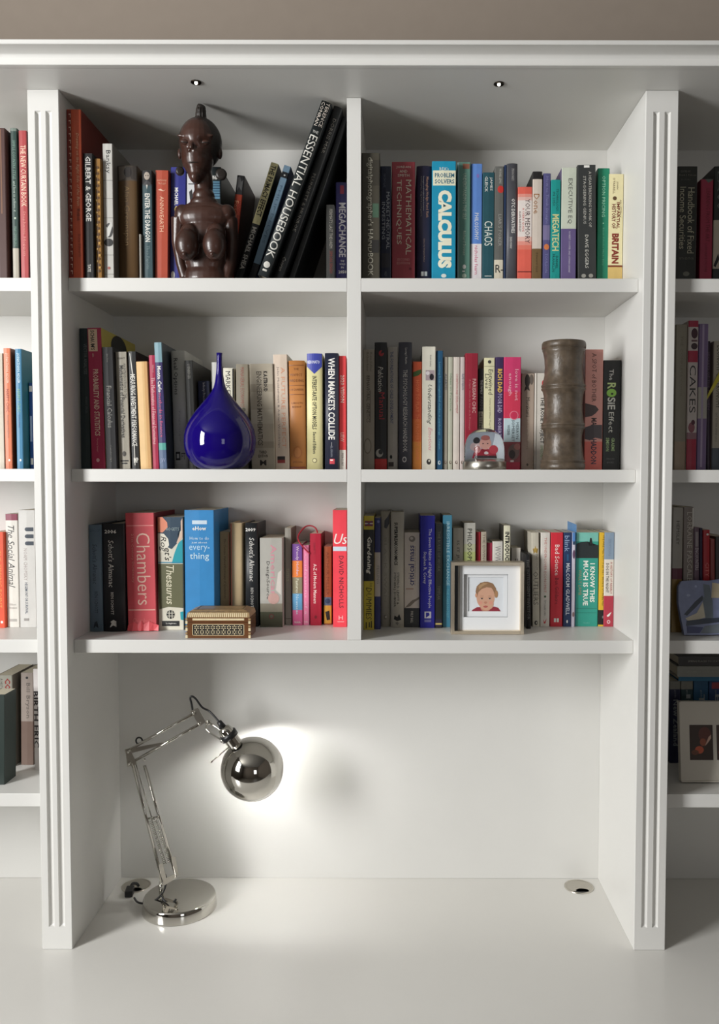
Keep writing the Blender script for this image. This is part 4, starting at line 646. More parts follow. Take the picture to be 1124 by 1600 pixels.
# torn foot of the red dictionary, blue card, ribbon
chm = [o for o in bpy.data.objects if o.get('label', '').startswith('thick faded red')][0]
bm = bmesh.new(); c_ = [c for c in chm.children if c.name.startswith('cover')][0]; hw = max(v.co.x for v in c_.data.vertices)
pts = [(-hw, .0015), (-hw * .6, .009), (-hw * .3, .004), (-hw * .05, .012), (hw * .1, .003), (hw * .5, .010), (hw * .8, .005), (hw * 1.15, .0015)]
top = [bm.verts.new((x, -.0018, z + .010)) for x, z in pts]; bot = [bm.verts.new((x * 1.02, -.0035 - .003 * (i % 2), .0004)) for i, (x, z) in enumerate(pts)]
for i in range(7): bm.faces.new((bot[i], bot[i + 1], top[i + 1], top[i]))
o = obj('torn_edge', bm, cm((222, 84, 92)), chm); md = o.modifiers.new('s', 'SOLIDIFY'); md.thickness = .0006
mn = [o for o in bpy.data.objects if o.get('label', '').startswith('deep red book')][0]
Ym = mn.location.y
pts = spline([P(484, 865, Ym - .002), P(470, 850, Ym - .004), P(466, 838, Ym + .01), P(476, 824, Ym + .03), P(486, 821.5, Ym + .035), P(494, 826, Ym + .03), P(497, 836, Ym + .02)], 8)
bm = tube(bmesh.new(), [p - mn.location for p in pts], .0016, 6)
obj('ribbon_marker', bm, mat('red_ribbon', (166, 34, 50), .6), mn, True)
Yb = .17
cd_ = box(P(883, 832, Yb - .02).x, P(896.5, 832, Yb - .02).x, 0, .0006, 0, .115, 0)
root = thing('leaflet', 'bent blue card leaflet sticking up above the navy and whitish spines', 'leaflet', (P(896, 832, Yb - .02).x, Yb - .02, SH[2][0] + .0003))
bm = bmesh.new(); hz = P(896, 820, .15).z - SH[2][0]
ys = [0.0, .03, .06, .09]
for k in range(3):
    za, zb = hz + .001 * k, hz + .001 * (k + 1)
    x0, x1 = .0018 - .0002 * k, .0018 - .0002 * (k + 1)
    poly(bm, [(x0 - .0008 * 0, ys[k], .0), (x1, ys[k + 1], .0), (x1, ys[k + 1], zb), (x0, ys[k], za)])
bmesh.ops.remove_doubles(bm, verts=bm.verts, dist=1e-5)
o = obj('card', bm, cm((86, 136, 186)), root); md = o.modifiers.new('s', 'SOLIDIFY'); md.thickness = .0003
root.location.x = P(899.0, 979, .155).x - .0021

# ---------------------------------------------------------------- carved bust
YS = .02; k = pxm(YS); o0 = P(316, 434, YS); o0.z = SH[0][0] + .0003
bu = thing('carved_bust', 'polished dark wood carved bust of a woman with a topknot on the top shelf', 'sculpture', o0)
WOOD = mat('dark_carved_wood', (60, 36, 28), .36, noise=.3, nscale=18, coat=.15)
EBON = mat('ebony_wood', (44, 38, 34), .4, noise=.15, nscale=60)
def q(u, v, y=0.0):
    p = P(u, v, YS); return Vector((p.x - o0.x, y, p.z - o0.z))
bm = bmesh.new()
def el(u, v, ru, rv, ry, y=0.0, ang=0, t=None, seg=24):
    ell(t if t is not None else bm, q(u, v, y), (ru * k, ry * k, rv * k), seg, Matrix.Rotation(math.radians(ang), 3, 'Y'))
el(310.5, 222, 29, 35, 32, .002); el(309, 246, 24.5, 31, 27, -.001); el(308.5, 266, 15, 22, 19, -.003); el(308, 281, 8, 9, 10, -.014)
el(316, 284, 14.5, 40, 15, .012)                                    # neck
el(316.5, 304, 17, 14, 16, .011); el(317, 315, 22, 12, 17, .011); el(317.5, 325, 34, 13, 18, .011)
el(318, 338, 42, 22, 22, .01); el(285, 333, 14, 16, 14, .011, -15); el(352, 333, 14, 16, 14, .011, 15); el(300, 324, 22, 9, 14, .01, -22); el(337, 324, 22, 9, 14, .01, 22)
el(318, 362, 33, 34, 20, .01); el(320, 400, 32, 44, 20, .012); el(320, 434, 34, 30, 21, .012)
tube(bm, [q(278, 338, .012), q(275, 375, .014), q(281, 410, .012), q(288, 433, .01)], [13 * k, 9.5 * k, 8.5 * k, 8.5 * k], 12)
tube(bm, [q(357, 338, .014), q(361, 375, .016), q(358, 410, .014), q(352, 433, .012)], [12 * k, 9.5 * k, 9 * k, 9 * k], 12)
for u, dy in ((297.5, -.026), (340, -.026)):                       # breasts
    el(u, 388, 18, 24, 17, dy); el(u, 372, 14, 20, 10, dy + .012); el(u - 1, 406, 4, 4, 4, dy - .015)
el(280, 238, 4, 9, 6, .008); el(342, 237, 4.5, 9.5, 6, .008)         # ears
tube(bm, [q(307, 226, -.030), q(306.5, 240, -.038), q(306.5, 244, -.037)], [1.6 * k, 3.2 * k, 3.6 * k], 10)   # nose
el(302.5, 245.5, 3, 2.4, 3, -.033); el(310.5, 245.5, 3, 2.4, 3, -.033)
el(294, 222, 12, 2.6, 4, -.026, 10); el(326, 221, 13, 2.6, 4, -.024, -8)       # brows
el(294, 229.5, 7, 3.2, 4, -.026, 6); el(325, 229.5, 8, 3.4, 4, -.0235, -5)
el(307.5, 259, 9.5, 3.2, 5, -.024); el(307.5, 266, 8.5, 4.6, 5.5, -.021)

bmesh.ops.bisect_plane(bm, geom=bm.verts[:] + bm.edges[:] + bm.faces[:], plane_co=(0, 0, .0006), plane_no=(0, 0, -1), clear_outer=True)
bmesh.ops.holes_fill(bm, edges=[e for e in bm.edges if e.is_boundary])
body_ = remesh('body', bm, WOOD, bu, .0012, 15)
for v in body_.data.vertices:
    if v.co.y < -.008 and v.co.z > q(0, 262).z:
        for (u_, v_, rr, dd) in ((294.5, 230.5, 9, .0052), (325, 229.5, 9.5, .005), (300, 240, 3.2, .0016), (313.5, 240, 3.2, .0016), (290, 250, 9, .002), (327, 249, 9, .002)):
            c0 = q(u_, v_); d2 = ((v.co.x - c0.x) ** 2 * .7 + (v.co.z - c0.z) ** 2 * 1.6) / (rr * k * .62) ** 2
            v.co.y += dd * math.exp(-d2)
for u in (294.5, 325):
    bm = bmesh.new(); el(u, 230.8, 7, 4.2, 3.4, -.0285 if u < 300 else -.0262, 6 if u < 300 else -5, bm, 24); obj('eyelid', bm, WOOD, bu, True)
bm = bmesh.new()                                                    # hair cap with topknot
el(311.5, 221, 33, 38.5, 33, .010, 0, bm, 40)
tube(bm, spline([q(314, 190, .004), q(313.5, 178, .002), q(314.5, 168, .0), q(316, 163.5, -.002)], 5), [9.5 * k] * 3 + [8.5 * k] * 3 + [8 * k] * 3 + [7 * k] * 3 + [6 * k] * 2 + [4.5 * k, 2.5 * k], 14)
remesh('hair', bm, EBON, bu, .0014, 3)
bm = bmesh.new()
for k2 in range(5):
    a = (k2 - 2) * .5; tube(bm, [q(314 + 8 * math.sin(a), 188, .004 - .012 * math.cos(a)), q(314.5 + 6.5 * math.sin(a), 170, .0 - .010 * math.cos(a))], .0007, 6)
obj('hair_ridge', bm, EBON, bu, True)['kind'] = 'stuff'
for u, v, r_ in ((281, 267, 6.5), (345.5, 272, 8.5)):
    obj('earring', lathe(bmesh.new(), [(0, -.004), (r_ * k * .6, -.005), (r_ * k, -.003), (r_ * k, .003), (r_ * k * .6, .005), (0, .004)], n=24), EBON, bu, True)
    e_ = bpy.data.objects[[o.name for o in bu.children if o.name.startswith('earring')][-1]]; e_.location = q(u, v, .002); e_.rotation_euler = (math.pi / 2, 0, .3)
for u in (294, 325.5):
    bm = bmesh.new(); el(u + .5, 232.3, 6, 1.0, 2.2, -.0312 if u < 300 else -.0290, 6 if u < 300 else -5, bm, 16); obj('eye', bm, EBON, bu, True)
bm = bmesh.new(); el(307.5, 262.6, 7.5, .8, 2, -.030, 0, bm, 16); obj('mouth', bm, EBON, bu, True)

# ---------------------------------------------------------------- blue vase
YV = .036; k = pxm(YV); o0 = P(344.5, 731, YV); o0.z = SH[1][0] + .0003
prof = [(731.5, 0), (731.5, 30), (729, 35), (725, 41), (718, 47.5), (709, 52.5), (700, 55), (690, 56), (680, 55.6), (670, 53.6), (660, 49.6), (651, 44.6), (641, 37.6), (631, 29.4), (621, 21), (612, 14), (604, 9.6), (595, 7.2), (580, 5.2), (565, 4.1), (555, 4.2), (550, 4.8)]
zz = lambda v: P(344.5, v, YV).z - P(344.5, 731.5, YV).z
bm = lathe(bmesh.new(), [(r_ * k * .985, zz(v)) for v, r_ in prof] + [(3.6 * k, zz(550)), (2.9 * k, zz(556)), (2.6 * k, zz(600)), (0, zz(602))], n=64)
va = thing('blue_vase', 'glossy cobalt blue teardrop vase with a long thin neck on the second shelf', 'vase', o0)
obj('body', bm, mat('cobalt_glaze', (22, 8, 100), .05, spec=.45), va, True)
bm = lathe(bmesh.new(), [(30 * k, .0001), (31.5 * k, .0012), (33 * k, .0012)], n=48); 
# ---------------------------------------------------------------- ribbed brown vase
YR = .055; k = pxm(YR); o0 = P(879.5, 733, YR); o0.z = SH[1][0] + .0003
zz = lambda v: P(879.5, v, YR).z - P(879.5, 733.5, YR).z
pr = [(733.5, 0), (733.5, 33), (730, 34.4), (724, 34.4), (723.3, 33.2), (722.2, 33.2), (721.5, 34.4), (719.5, 34.4), (718, 32.6), (708, 30.6), (692, 29), (680, 29.2), (671, 31.4), (669, 33.6), (667, 33.6), (666.4, 32.2), (665.2, 32.2), (664.6, 33.6), (662.6, 33.6), (660, 31.6), (646, 29.6), (632, 29), (619, 30), (611, 32), (609, 34.2), (607, 34.2), (606.4, 32.8), (605, 32.8), (604.4, 34.2), (602.2, 34.2), (600, 32), (586, 29.4), (573, 28.8), (561, 29.6), (551, 31.6), (547, 33.2), (546.4, 32.4), (545.4, 32.4), (544.8, 33.8), (540, 34), (536.5, 33.6), (534.5, 32.4), (534, 30.6), (536, 29.2), (560, 27), (725, 27), (727, 0)]
rv = thing('ribbed_vase', 'tall brown stoneware vase shaped like a ribbed bamboo stem on the second shelf', 'vase', o0)
mv = mat('brown_stoneware', (86, 74, 61), .38, noise=.3, nscale=70, bump=.6)
obj('body', lathe(bmesh.new(), [(r_ * k, zz(v)) for v, r_ in pr], n=56), mv, rv, True)
# ---------------------------------------------------------------- snow globe
YG = .045; k = pxm(YG); o0 = P(757, 733, YG); o0.z = SH[1][0] + .0003
sgb = thing('snow_globe', 'small clear dome snow globe on a brushed metal base with a family photo', 'snow globe', o0)
obj('base', lathe(bmesh.new(), [(0, 0), (33.5 * k, 0), (34 * k, .0008), (34 * k, 12 * k), (33.4 * k, 12.6 * k), (0, 12.6 * k)], n=48), BRUSH, sgb, True)
gm = bpy.data.materials.new('clear_glass'); gm.use_nodes = True; b = gm.node_tree.nodes['Principled BSDF']
b.inputs['Transmission Weight'].default_value = 1; b.inputs['Roughness'].default_value = .0; b.inputs['IOR'].default_value = 1.2; b.inputs['Base Color'].default_value = (.93, .96, .97, 1)
dp = [(31.5, 12.8), (31.8, 25), (31, 36), (28.5, 46), (24, 54), (17, 60), (9, 63.4), (0, 64.4)]
obj('dome', lathe(bmesh.new(), [(r_ * k, z * k) for r_, z in dp] + [(r_ * k * .97, (z - .8) * k) for r_, z in dp[::-1]] + [(31.5 * k, 12.8 * k)], n=48), gm, sgb, True)
card = obj('photo', box(-25 * k, 25 * k, -.0006, .0006, 12.9 * k, 52 * k), ink((176, 182, 194)), sgb)
def flatp(name, par, pts, y, c, m=None):
    bm = bmesh.new(); poly(bm, [(x, y, z) for x, z in pts]); return obj(name, bm, m or ink(c), par)
def fe(cx, cz, rx, rz, n=18): return [(cx + rx * math.cos(i * 2 * math.pi / n), cz + rz * math.sin(i * 2 * math.pi / n)) for i in range(n)]
for i, (pts, c) in enumerate([([(4, 14), (25, 14), (25, 50), (12, 50)], (226, 230, 236)), (fe(-10, 34, 7, 6), (226, 196, 196)), (fe(-9, 42, 4, 4), (44, 40, 48)), ([(-14, 14), (-12, 26), (0, 32), (12, 28), (14, 14)], (176, 34, 54)), (fe(1, 38, 6.5, 8), (222, 164, 150)), (fe(1, 45, 5, 3), (170, 96, 90)), (fe(10, 30, 5, 6), (196, 60, 74)), (fe(-8, 30, 4, 5), (222, 150, 150)), ([(-12, 14), (14, 14), (13, 20), (-11, 20)], (74, 58, 62)), (fe(2, 25, 2.4, 2.4), (240, 226, 226)), (fe(-1.5, 38, .9, .7), (60, 34, 34)), (fe(3.5, 38, .9, .7), (60, 34, 34))]):
    flatp('photo_print', card, [(x * k, z * k) for x, z in pts], -.0007 - .00005 * i, c)
# ---------------------------------------------------------------- inlaid box
YX = PZ(342, 997, SH[2][0]).y; k = pxm(YX); o0 = PZ(341, 997.5, SH[2][0]); o0.z += .0003
xb = thing('inlaid_box', 'small mother-of-pearl inlaid wooden trinket box with a sloping lid on the lower left shelf', 'box', o0)
BR = mat('walnut_veneer', (104, 66, 38), .3, noise=.15, nscale=40, coat=.3)
BN = mat('bone_inlay', (222, 206, 168), .35, noise=.1, nscale=90); ST = mat('straw_veneer', (160, 132, 92), .4, noise=.22, nscale=160); BL = mat('black_inlay', (34, 30, 26), .4)
hw_ = 49.5 * k; dpt = .072; zb = 25 * k; zl_ = 33 * k; ztp = 49 * k
body = obj('body', box(-hw_, hw_, 0, dpt, 0, zb, .0006), BR, xb)
lid = obj('lid', box(-hw_, hw_, 0, dpt, zb + .0006, zl_, .0004), BR, xb)
bm = bmesh.new(); i1 = hw_ + .0005; i2 = hw_ - 11 * k; y1, y2 = .016, dpt - .012
A = [bm.verts.new(p) for p in ((-i1, -.0005, zl_), (i1, -.0005, zl_), (i1, dpt, zl_), (-i1, dpt, zl_))]; B2 = [bm.verts.new(p) for p in ((-i1 + .002, .004, zl_ + 7 * k), (i1 - .002, .004, zl_ + 7 * k), (i1 - .002, dpt - .004, zl_ + 7 * k), (-i1 + .002, dpt - .004, zl_ + 7 * k))]
C2 = [bm.verts.new(p) for p in ((-i2, y1, ztp - 5 * k), (i2, y1, ztp - 5 * k), (i2, y2, ztp - 5 * k), (-i2, y2, ztp - 5 * k))]
for L0, L1 in ((A, B2), (B2, C2)):
    for i in range(4): bm.faces.new((L0[i], L0[(i + 1) % 4], L1[(i + 1) % 4], L1[i]))
bm.faces.new(C2); bm.faces.new(A)
obj('lid_top', bm, ST, lid)
bm = bmesh.new()
for i in range(30):
    x0 = -i1 + .004 + (2 * i1 - .008) * i / 30; 
    poly(bm, [(x0, -.0003, zl_ + .4 * k), (x0 + 1.5 * k, -.0003, zl_ + .4 * k), (x0 + 1.5 * k + .0004, .0037, zl_ + 6.6 * k), (x0 + .0004, .0037, zl_ + 6.6 * k)])
o = obj('inlay_stripe', bm, BN, lid); o['kind'] = 'stuff'
def ring(x0, x1, za, zb_, t, y, par, m, nm='inlay_border'):
    bm = bmesh.new()
    for a, b_, c, d in ((x0, x1, za, za + t), (x0, x1, zb_ - t, zb_), (x0, x0 + t, za, zb_), (x1 - t, x1, za, zb_)): bx(bm, a, b_, y - .0003, y, c, d)
    return obj(nm, bm, m, par)
# lid border strips that follow the sloping top
def lerp(a, b_, t): return tuple(a[i] + (b_[i] - a[i]) * t for i in range(3))
n_ = Vector((0, -(ztp - 5 * k - zl_ - 7 * k), y1 - .004)).normalized() * .0004
bm = bmesh.new()
for t0, t1 in ((.16, .24), (.72, .8)):
    l0, l1 = (-i1 + .002, .004, zl_ + 7 * k), (-i2, y1, ztp - 5 * k); r0, r1 = (i1 - .002, .004, zl_ + 7 * k), (i2, y1, ztp - 5 * k)
    poly(bm, [Vector(x) + n_ for x in (lerp(l0, l1, t0), lerp(r0, r1, t0), lerp(r0, r1, t1), lerp(l0, l1, t1))])
obj('inlay_line', bm, BL, lid)
ring(-i2 + .003, i2 - .003, 0, 1, .001, 0, lid, BL) if 0 else None
bm = bmesh.new(); zt2 = ztp - 5 * k + .0002
for a, b_, c, d in ((-i2 + .003, i2 - .003, y1 + .003, y1 + .004), (-i2 + .003, i2 - .003, y2 - .004, y2 - .003), (-i2 + .003, -i2 + .004, y1 + .003, y2 - .003), (i2 - .004, i2 - .003, y1 + .003, y2 - .003)): bx(bm, a, b_, c, d, zt2, zt2 + .0002)
obj('inlay_line', bm, BL, lid)
obj('inlay_strip', box(-40 * k, 41 * k, -.0003, .0005, zb + 3.2 * k, zb + 6.4 * k), BN, lid)
px0, px1, pz0, pz1 = -40.5 * k, 41 * k, 4.4 * k, 22.4 * k
obj('inlay_panel', box(px0, px1, -.0002, .0005, pz0, pz1), BL, body)
ring(px0, px1, pz0, pz1, .9 * k, -.0002, body, BN)
bm = bmesh.new(); nx, nz = 9, 2; cw = (px1 - px0 - 5 * k) / nx; ch = (pz1 - pz0 - 3.6 * k) / nz
for i in range(nx):
    for j in range(nz):
        cx = px0 + 2.5 * k + cw * (i + .5); cz = pz0 + 1.8 * k + ch * (j + .5)
        for a in range(6):
            th = a * math.pi / 3 + math.pi / 6; c, s = math.cos(th), math.sin(th)
            poly(bm, [(cx + c * 1.2 * k, -.0004, cz + s * 1.2 * k), (cx + (c * 2.7 - s * .8) * k, -.0004, cz + (s * 2.7 + c * .8) * k), (cx + c * 4.1 * k, -.0004, cz + s * 4.1 * k), (cx + (c * 2.7 + s * .8) * k, -.0004, cz + (s * 2.7 - c * .8) * k)])
o = obj('star_inlay', bm, BN, body); o['kind'] = 'stuff'
for sx in (-1, 1):
    for j in range(6):
        z0 = j * 5.6 * k + .0003
        if sx > 0 or 1: obj('corner_bead', box(sx * hw_ - 1.8 * k, sx * hw_ + 1.8 * k, -.0006, .002, z0, z0 + (4.6 * k if j % 2 == 0 else 3.4 * k), .0004), BN if j % 2 == 0 else ST, body)
# ---------------------------------------------------------------- toddler frame
YT = PZ(763, 991.5, SH[2][0]).y; k = pxm(YT); o0 = PZ(762, 991.5, SH[2][0]); o0.z += .0003
pf = thing('photo_frame', 'square metal box frame with a toddler portrait in a deep white mount', 'photo frame', o0)
FM = mat('champagne_metal', (222, 208, 186), .34, 1, noise=.02)
hw_ = 57.3 * k; hh = 114 * k; t = 5.4 * k; dp_ = .03
for nm, a in (('frame_side', (-hw_, -hw_ + t, 0, dp_, 0, hh)), ('frame_side', (hw_ - t, hw_, 0, dp_, 0, hh)), ('frame_rail', (-hw_ + t, hw_ - t, 0, dp_, 0, t)), ('frame_rail', (-hw_ + t, hw_ - t, 0, dp_, hh - t, hh))):
    obj(nm, box(*a, .0004), FM, pf)
obj('backing_board', box(-hw_ + t, hw_ - t, dp_ - .003, dp_ - .001, t, hh - t), mat('white_card', (226, 228, 230), .8), pf)
MW = mat('mount_board', (232, 234, 236), .8)
obj('dark_side_strip', box(-hw_ + t, -hw_ + t + 5.5 * k, .0045, .005, t, hh - t), BLACKP, pf)  # thin black strip just inside the frame's left side
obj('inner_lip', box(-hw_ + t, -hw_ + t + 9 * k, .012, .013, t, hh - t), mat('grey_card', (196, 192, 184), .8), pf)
ax0, ax1, az0, az1 = -37 * k, 33 * k, 25.5 * k, 94 * k
bm = bmesh.new()
for a in ((-hw_ + t, ax0, t, hh - t), (ax1, hw_ - t, t, hh - t), (ax0, ax1, t, az0), (ax0, ax1, az1, hh - t)): bx(bm, a[0], a[1], .013, .0145, a[2], a[3])
obj('mount', bm, MW, pf)
bm = bmesh.new(); bxs = ((-29.5 * k, 25 * k))
for a in ((ax0, -29.5 * k, az0, az1), (26.5 * k, ax1, az0, az1), (-29.5 * k, 26.5 * k, az0, 34 * k), (-29.5 * k, 26.5 * k, 88.5 * k, az1)): bx(bm, a[0], a[1], .0195, .0205, a[2], a[3])
obj('inner_mount', bm, MW, pf)
ph = obj('photo', box(-30 * k, 27 * k, .0215, .0225, 33 * k, 89 * k), ink((222, 226, 230)), pf)
def pp(pts, i, c, nm='photo_print'): flatp(nm, ph, [(x * k, z * k) for x, z in pts], .0214 - .00005 * i, c)
# pixel offsets from the frame base (762, 991.5)
def f(u, v): return (u - 762, 991.5 - v)
SK = (206, 160, 134); HR = (146, 112, 82)
pp([f(736.5, 959.3), f(740, 955), f(747, 951), f(775, 950), f(781, 952), f(786, 959.3)], 1, (146, 48, 62))
pp(fe(*f(760.5, 952), 8, 6), 2, (190, 136, 112))
pp(fe(*f(761, 926), 16.5, 16), 2, HR)
pp(fe(*f(760.5, 935), 14.5, 19, 28), 3, SK); pp(fe(*f(762, 946), 11.5, 10), 4, SK)
pp([f(746, 926), f(746, 918), f(752, 912), f(762, 910.5), f(772, 913), f(777, 921), f(778, 934), f(776, 936), f(774, 926), f(770, 920), f(762, 919), f(754, 922), f(749, 927), f(747, 935), f(745.5, 932)], 5, HR)
pp([f(749, 917), f(757, 912), f(764, 913), f(756, 917), f(750, 923)], 6, (176, 142, 104)); pp(fe(*f(777.5, 930), 2.6, 6), 6, (170, 130, 92)); pp(fe(*f(745.5, 932), 1.6, 3.4), 6, (206, 150, 120))
for u in (754.5, 767):
    pp(fe(*f(u, 937.4), 2.4, 1.0), 7, (196, 172, 160)); pp(fe(*f(u + .2, 937.3), 1.3, 1.0), 8, (70, 52, 44)); pp(fe(*f(u, 936.2), 2.7, .45), 9, (120, 84, 66)); pp(fe(*f(u, 933.2), 3.2, .5), 8, (178, 134, 106))
pp(fe(*f(760.5, 943.5), 2.6, 1.7), 7, (190, 132, 108)); pp([f(759, 944.6), f(762, 944.6), f(760.5, 945.3)], 8, (140, 84, 70))
pp([f(756.5, 949.4), f(760.5, 948.4), f(764.5, 949.2), f(763, 951.4), f(760.5, 952), f(758, 951.4)], 8, (178, 90, 84)); pp(fe(*f(752.5, 944), 3, 2.6), 7, (214, 150, 130)); pp(fe(*f(769, 944), 3, 2.6), 7, (214, 150, 130))
# ---------------------------------------------------------------- double frame, far right
YH = PZ(1064, 1223, zt).y; k = pxm(YH); xl = PZ(1064, 1223, zt).x
df = thing('photo_frame', 'cream frame with two small colour photos leaning back at the far right', 'photo frame', (xl, YH, zt + .0018), (math.radians(-7), 0, 0))
hD = 126 * k; wD = 128 * k
obj('frame_panel', box(0, wD, 0, .012, 0, hD, .001), mat('cream_frame', (206, 200, 188), .45), df)
bm = bmesh.new()
for a in ((0, wD, 0, 2 * k), (0, wD, hD - 2 * k, hD), (0, 2 * k, 0, hD), (wD - 2 * k, wD, 0, hD)): bx(bm, a[0], a[1], -.003, .0, a[2], a[3])
obj('frame_edge', bm, mat('cream_frame', (206, 200, 188), .45), df)
for x0 in (16 * k, 59 * k):
    p_ = obj('photo', box(x0, x0 + 37 * k, -.0004, .0, 34 * k, 89 * k), ink((62, 46, 38)), df)
    for i, (pts, c) in enumerate([(fe(x0 / k + 24, 74, 10, 12), (96, 52, 44)), (fe(x0 / k + 21, 62, 5, 6), (150, 84, 60)), (fe(x0 / k + 15, 50, 7, 6), (196, 92, 60)), ([(x0 / k + 24, 56), (x0 / k + 30, 70), (x0 / k + 34, 74), (x0 / k + 34, 68), (x0 / k + 28, 60)], (206, 170, 150)), (fe(x0 / k + 8, 46, 6, 4), (110, 66, 46))]):
        flatp('photo_print', p_, [(x * k, z * k) for x, z in pts], -.0005 - .00005 * i, c)
# ---------------------------------------------------------------- painted slab
YL = PZ(1075, 993, SH[2][0]).y; k = pxm(YL); o0 = PZ(1070, 993.5, SH[2][0]); o0.z += .0018
sl = thing('painted_slab', 'irregular rounded ceramic slab painted blue, grey and cream at the far right', 'ornament', o0, (math.radians(-8), 0, 0))
out = [(0, 0), (-4, 22), (-8, 50), (-7, 76), (-2, 84), (18, 86), (40, 85), (62, 88), (74, 80), (74, 4), (60, 1), (30, -0.0)]
bm = bmesh.new(); fa = bm.faces.new([bm.verts.new((x * k, 0, max(0, z) * k)) for x, z in out])
r_ = bmesh.ops.extrude_face_region(bm, geom=[fa]); bmesh.ops.translate(bm, verts=[v for v in r_['geom'] if isinstance(v, bmesh.types.BMVert)], vec=(0, .011, 0))
slab = obj('slab', bm, mat('blue_glaze', (132, 142, 178), .35, noise=.12, nscale=40, bump=.3), sl)
for i, (pts, c, nm) in enumerate([([(2, 26), (20, 34), (34, 58), (36, 28), (8, 20)], (206, 198, 176), 'painted_area'), ([(0, 32), (5, 30), (20, 44), (32, 56), (30, 62), (18, 52)], (52, 60, 76), 'painted_area'), ([(34, 24), (46, 24), (46, 52), (42, 78), (32, 80), (33, 60), (30, 56)], (104, 116, 126), 'painted_area'), ([(44, 58), (73, 58), (73, 78), (46, 82)], (206, 192, 160), 'painted_area'), ([(3, 14), (73, 22), (73, 28), (34, 26), (4, 22)], (50, 60, 78), 'painted_area'), ([(4, 3), (24, 3), (30, 12), (4, 14)], (56, 64, 110), 'painted_area'), ([(25, 3), (73, 3), (73, 20), (32, 14)], (112, 122, 132), 'painted_area'), (fe(8, 62, 3, 2), (170, 180, 210), 'painted_area'), (fe(20, 76, 2, 2), (170, 180, 210), 'painted_area')]):
    flatp(nm, slab, [(x * k, z * k) for x, z in pts], -.0004 - .00005 * i, c, mat('slab_glaze', c, .35, noise=.1, nscale=50))
# yellow page ribbon on the stone paperback
rb = [o for o in bpy.data.objects if o.get('label', '').startswith('stone paperback')][0]
bm = bmesh.new(); Yr = rb.location.y - .003
poly(bm, [P(1103, 628, Yr) - rb.location, P(1107, 615, Yr) - rb.location, P(1130, 570, Yr) - rb.location, P(1130, 585, Yr) - rb.location])
o = obj('page_ribbon', bm, mat('yellow_ribbon', (214, 204, 60), .5), rb); md = o.modifiers.new('s', 'SOLIDIFY'); md.thickness = .0005
# ---------------------------------------------------------------- recessed spotlights in the soffit
emi = bpy.data.materials.new('lamp_glow'); emi.use_nodes = True; b = emi.node_tree.nodes['Principled BSDF']; b.inputs['Emission Color'].default_value = (1, .97, .88, 1); b.inputs['Emission Strength'].default_value = 3
for i, (u, v) in enumerate(((306.5, 128), (780, 130.5))):
    c = PZ(u, v, ZSOF); st = thing('spotlight', 'tiny recessed spotlight in the soffit above the ' + ('carved bust' if i == 0 else 'upper right compartment'), 'spotlight', (c.x, c.y, ZSOF - .0004), group='soffit spotlights')
    obj('trim_ring', lathe(bmesh.new(), [(.0095, 0), (.0098, -.0012), (.0085, -.002), (.0072, -.001), (.007, 0)], n=28), mat('bronze_ring', (52, 44, 34), .3, 1), st, True)
    obj('reflector', lathe(bmesh.new(), [(.0071, -.0006), (.004, -.0002), (0, -.0001)], n=24), mat('dark_reflector', (40, 34, 26), .15, 1), st, True)
    obj('bulb', lathe(bmesh.new(), [(0, -.0042), (.002, -.0038), (.0031, -.002), (.0028, -.0002)], n=16), emi, st, True)
# ---------------------------------------------------------------- cable grommets
def grommet(u, v, label):
    c = PZ(u, v, ZD); g_ = thing('cable_grommet', label, 'cable grommet', (c.x, c.y, ZD + .0002), group='cable grommets in the desk')
    obj('rim', lathe(bmesh.new(), [(.0325, 0), (.0325, .0014), (.031, .002), (.0285, .0016), (.028, .0004)], n=48), BRUSH, g_, True)
    bm = bmesh.new(); R_ = .0283; n = 40
    def arc(x0):  # disc with a bite for the cable slot
        pass
    pts = [(R_ * math.cos(t), R_ * math.sin(t)) for t in [math.radians(-48 + i * (276 / 34)) for i in range(35)]]
    bite = [(.004 + .0145 * math.cos(t), -.0175 + .0085 * math.sin(t)) for t in [math.radians(200 - i * 220 / 12) for i in range(13)]]
    pts = pts + bite
    f_ = bm.faces.new([bm.verts.new((x, y, .0012)) for x, y in pts]); bmesh.ops.triangulate(bm, faces=[f_])
    obj('cap', bm, BRUSH, g_)
    obj('slot', lathe(bmesh.new(), [(0, .0004), (.0279, .0004)], n=40), BLACKP, g_)
grommet(213, 1384.5, 'round steel cable grommet behind the lamp base, with the plug on it')
grommet(905, 1386, 'round steel cable grommet with black slot at the right of the empty desk')
# ---------------------------------------------------------------- desk lamp
c = PZ(281, 1417, ZD); LY = c.y; lr = 58.5 * pxm(LY - .0)
la = thing('desk_lamp', 'chrome balanced-arm desk lamp with globe shade standing at the left of the desk', 'lamp', (c.x, c.y, ZD + .0003))
L0 = Vector(la.location)
def lp(u, v, Y=LY): return P(u, v, Y) - L0
k = pxm(LY); hb = 19 * k
obj('base', lathe(bmesh.new(), [(0, 0), (lr, 0), (lr, .003), (lr * .985, hb * .5), (lr * .965, hb * .85), (lr * .945, hb * .97), (lr * .92, hb), (0, hb + .0008)], n=72), CHROME, la, True)
px_, py_ = P(253, 1400, LY).x - L0.x, -.004
top_ = lp(252.5, 1379).z
obj('post', tube(bmesh.new(), [(px_, py_, hb), (px_, py_, top_ + .004)], .0045, 14), CHROME, la, True)
yo = .010
bm = bmesh.new()
for s in (-1, 1):
    yy = LY + s * yo
    for (ua, va, ub, vb) in ((254, 1376, 207, 1192), (275, 1368, 226, 1196)): tube(bm, [lp(ua, va, yy), lp(ub, vb, yy)], .0033, 10)
obj('lower_arm', bm, CHROME, la, True)
bm = bmesh.new()
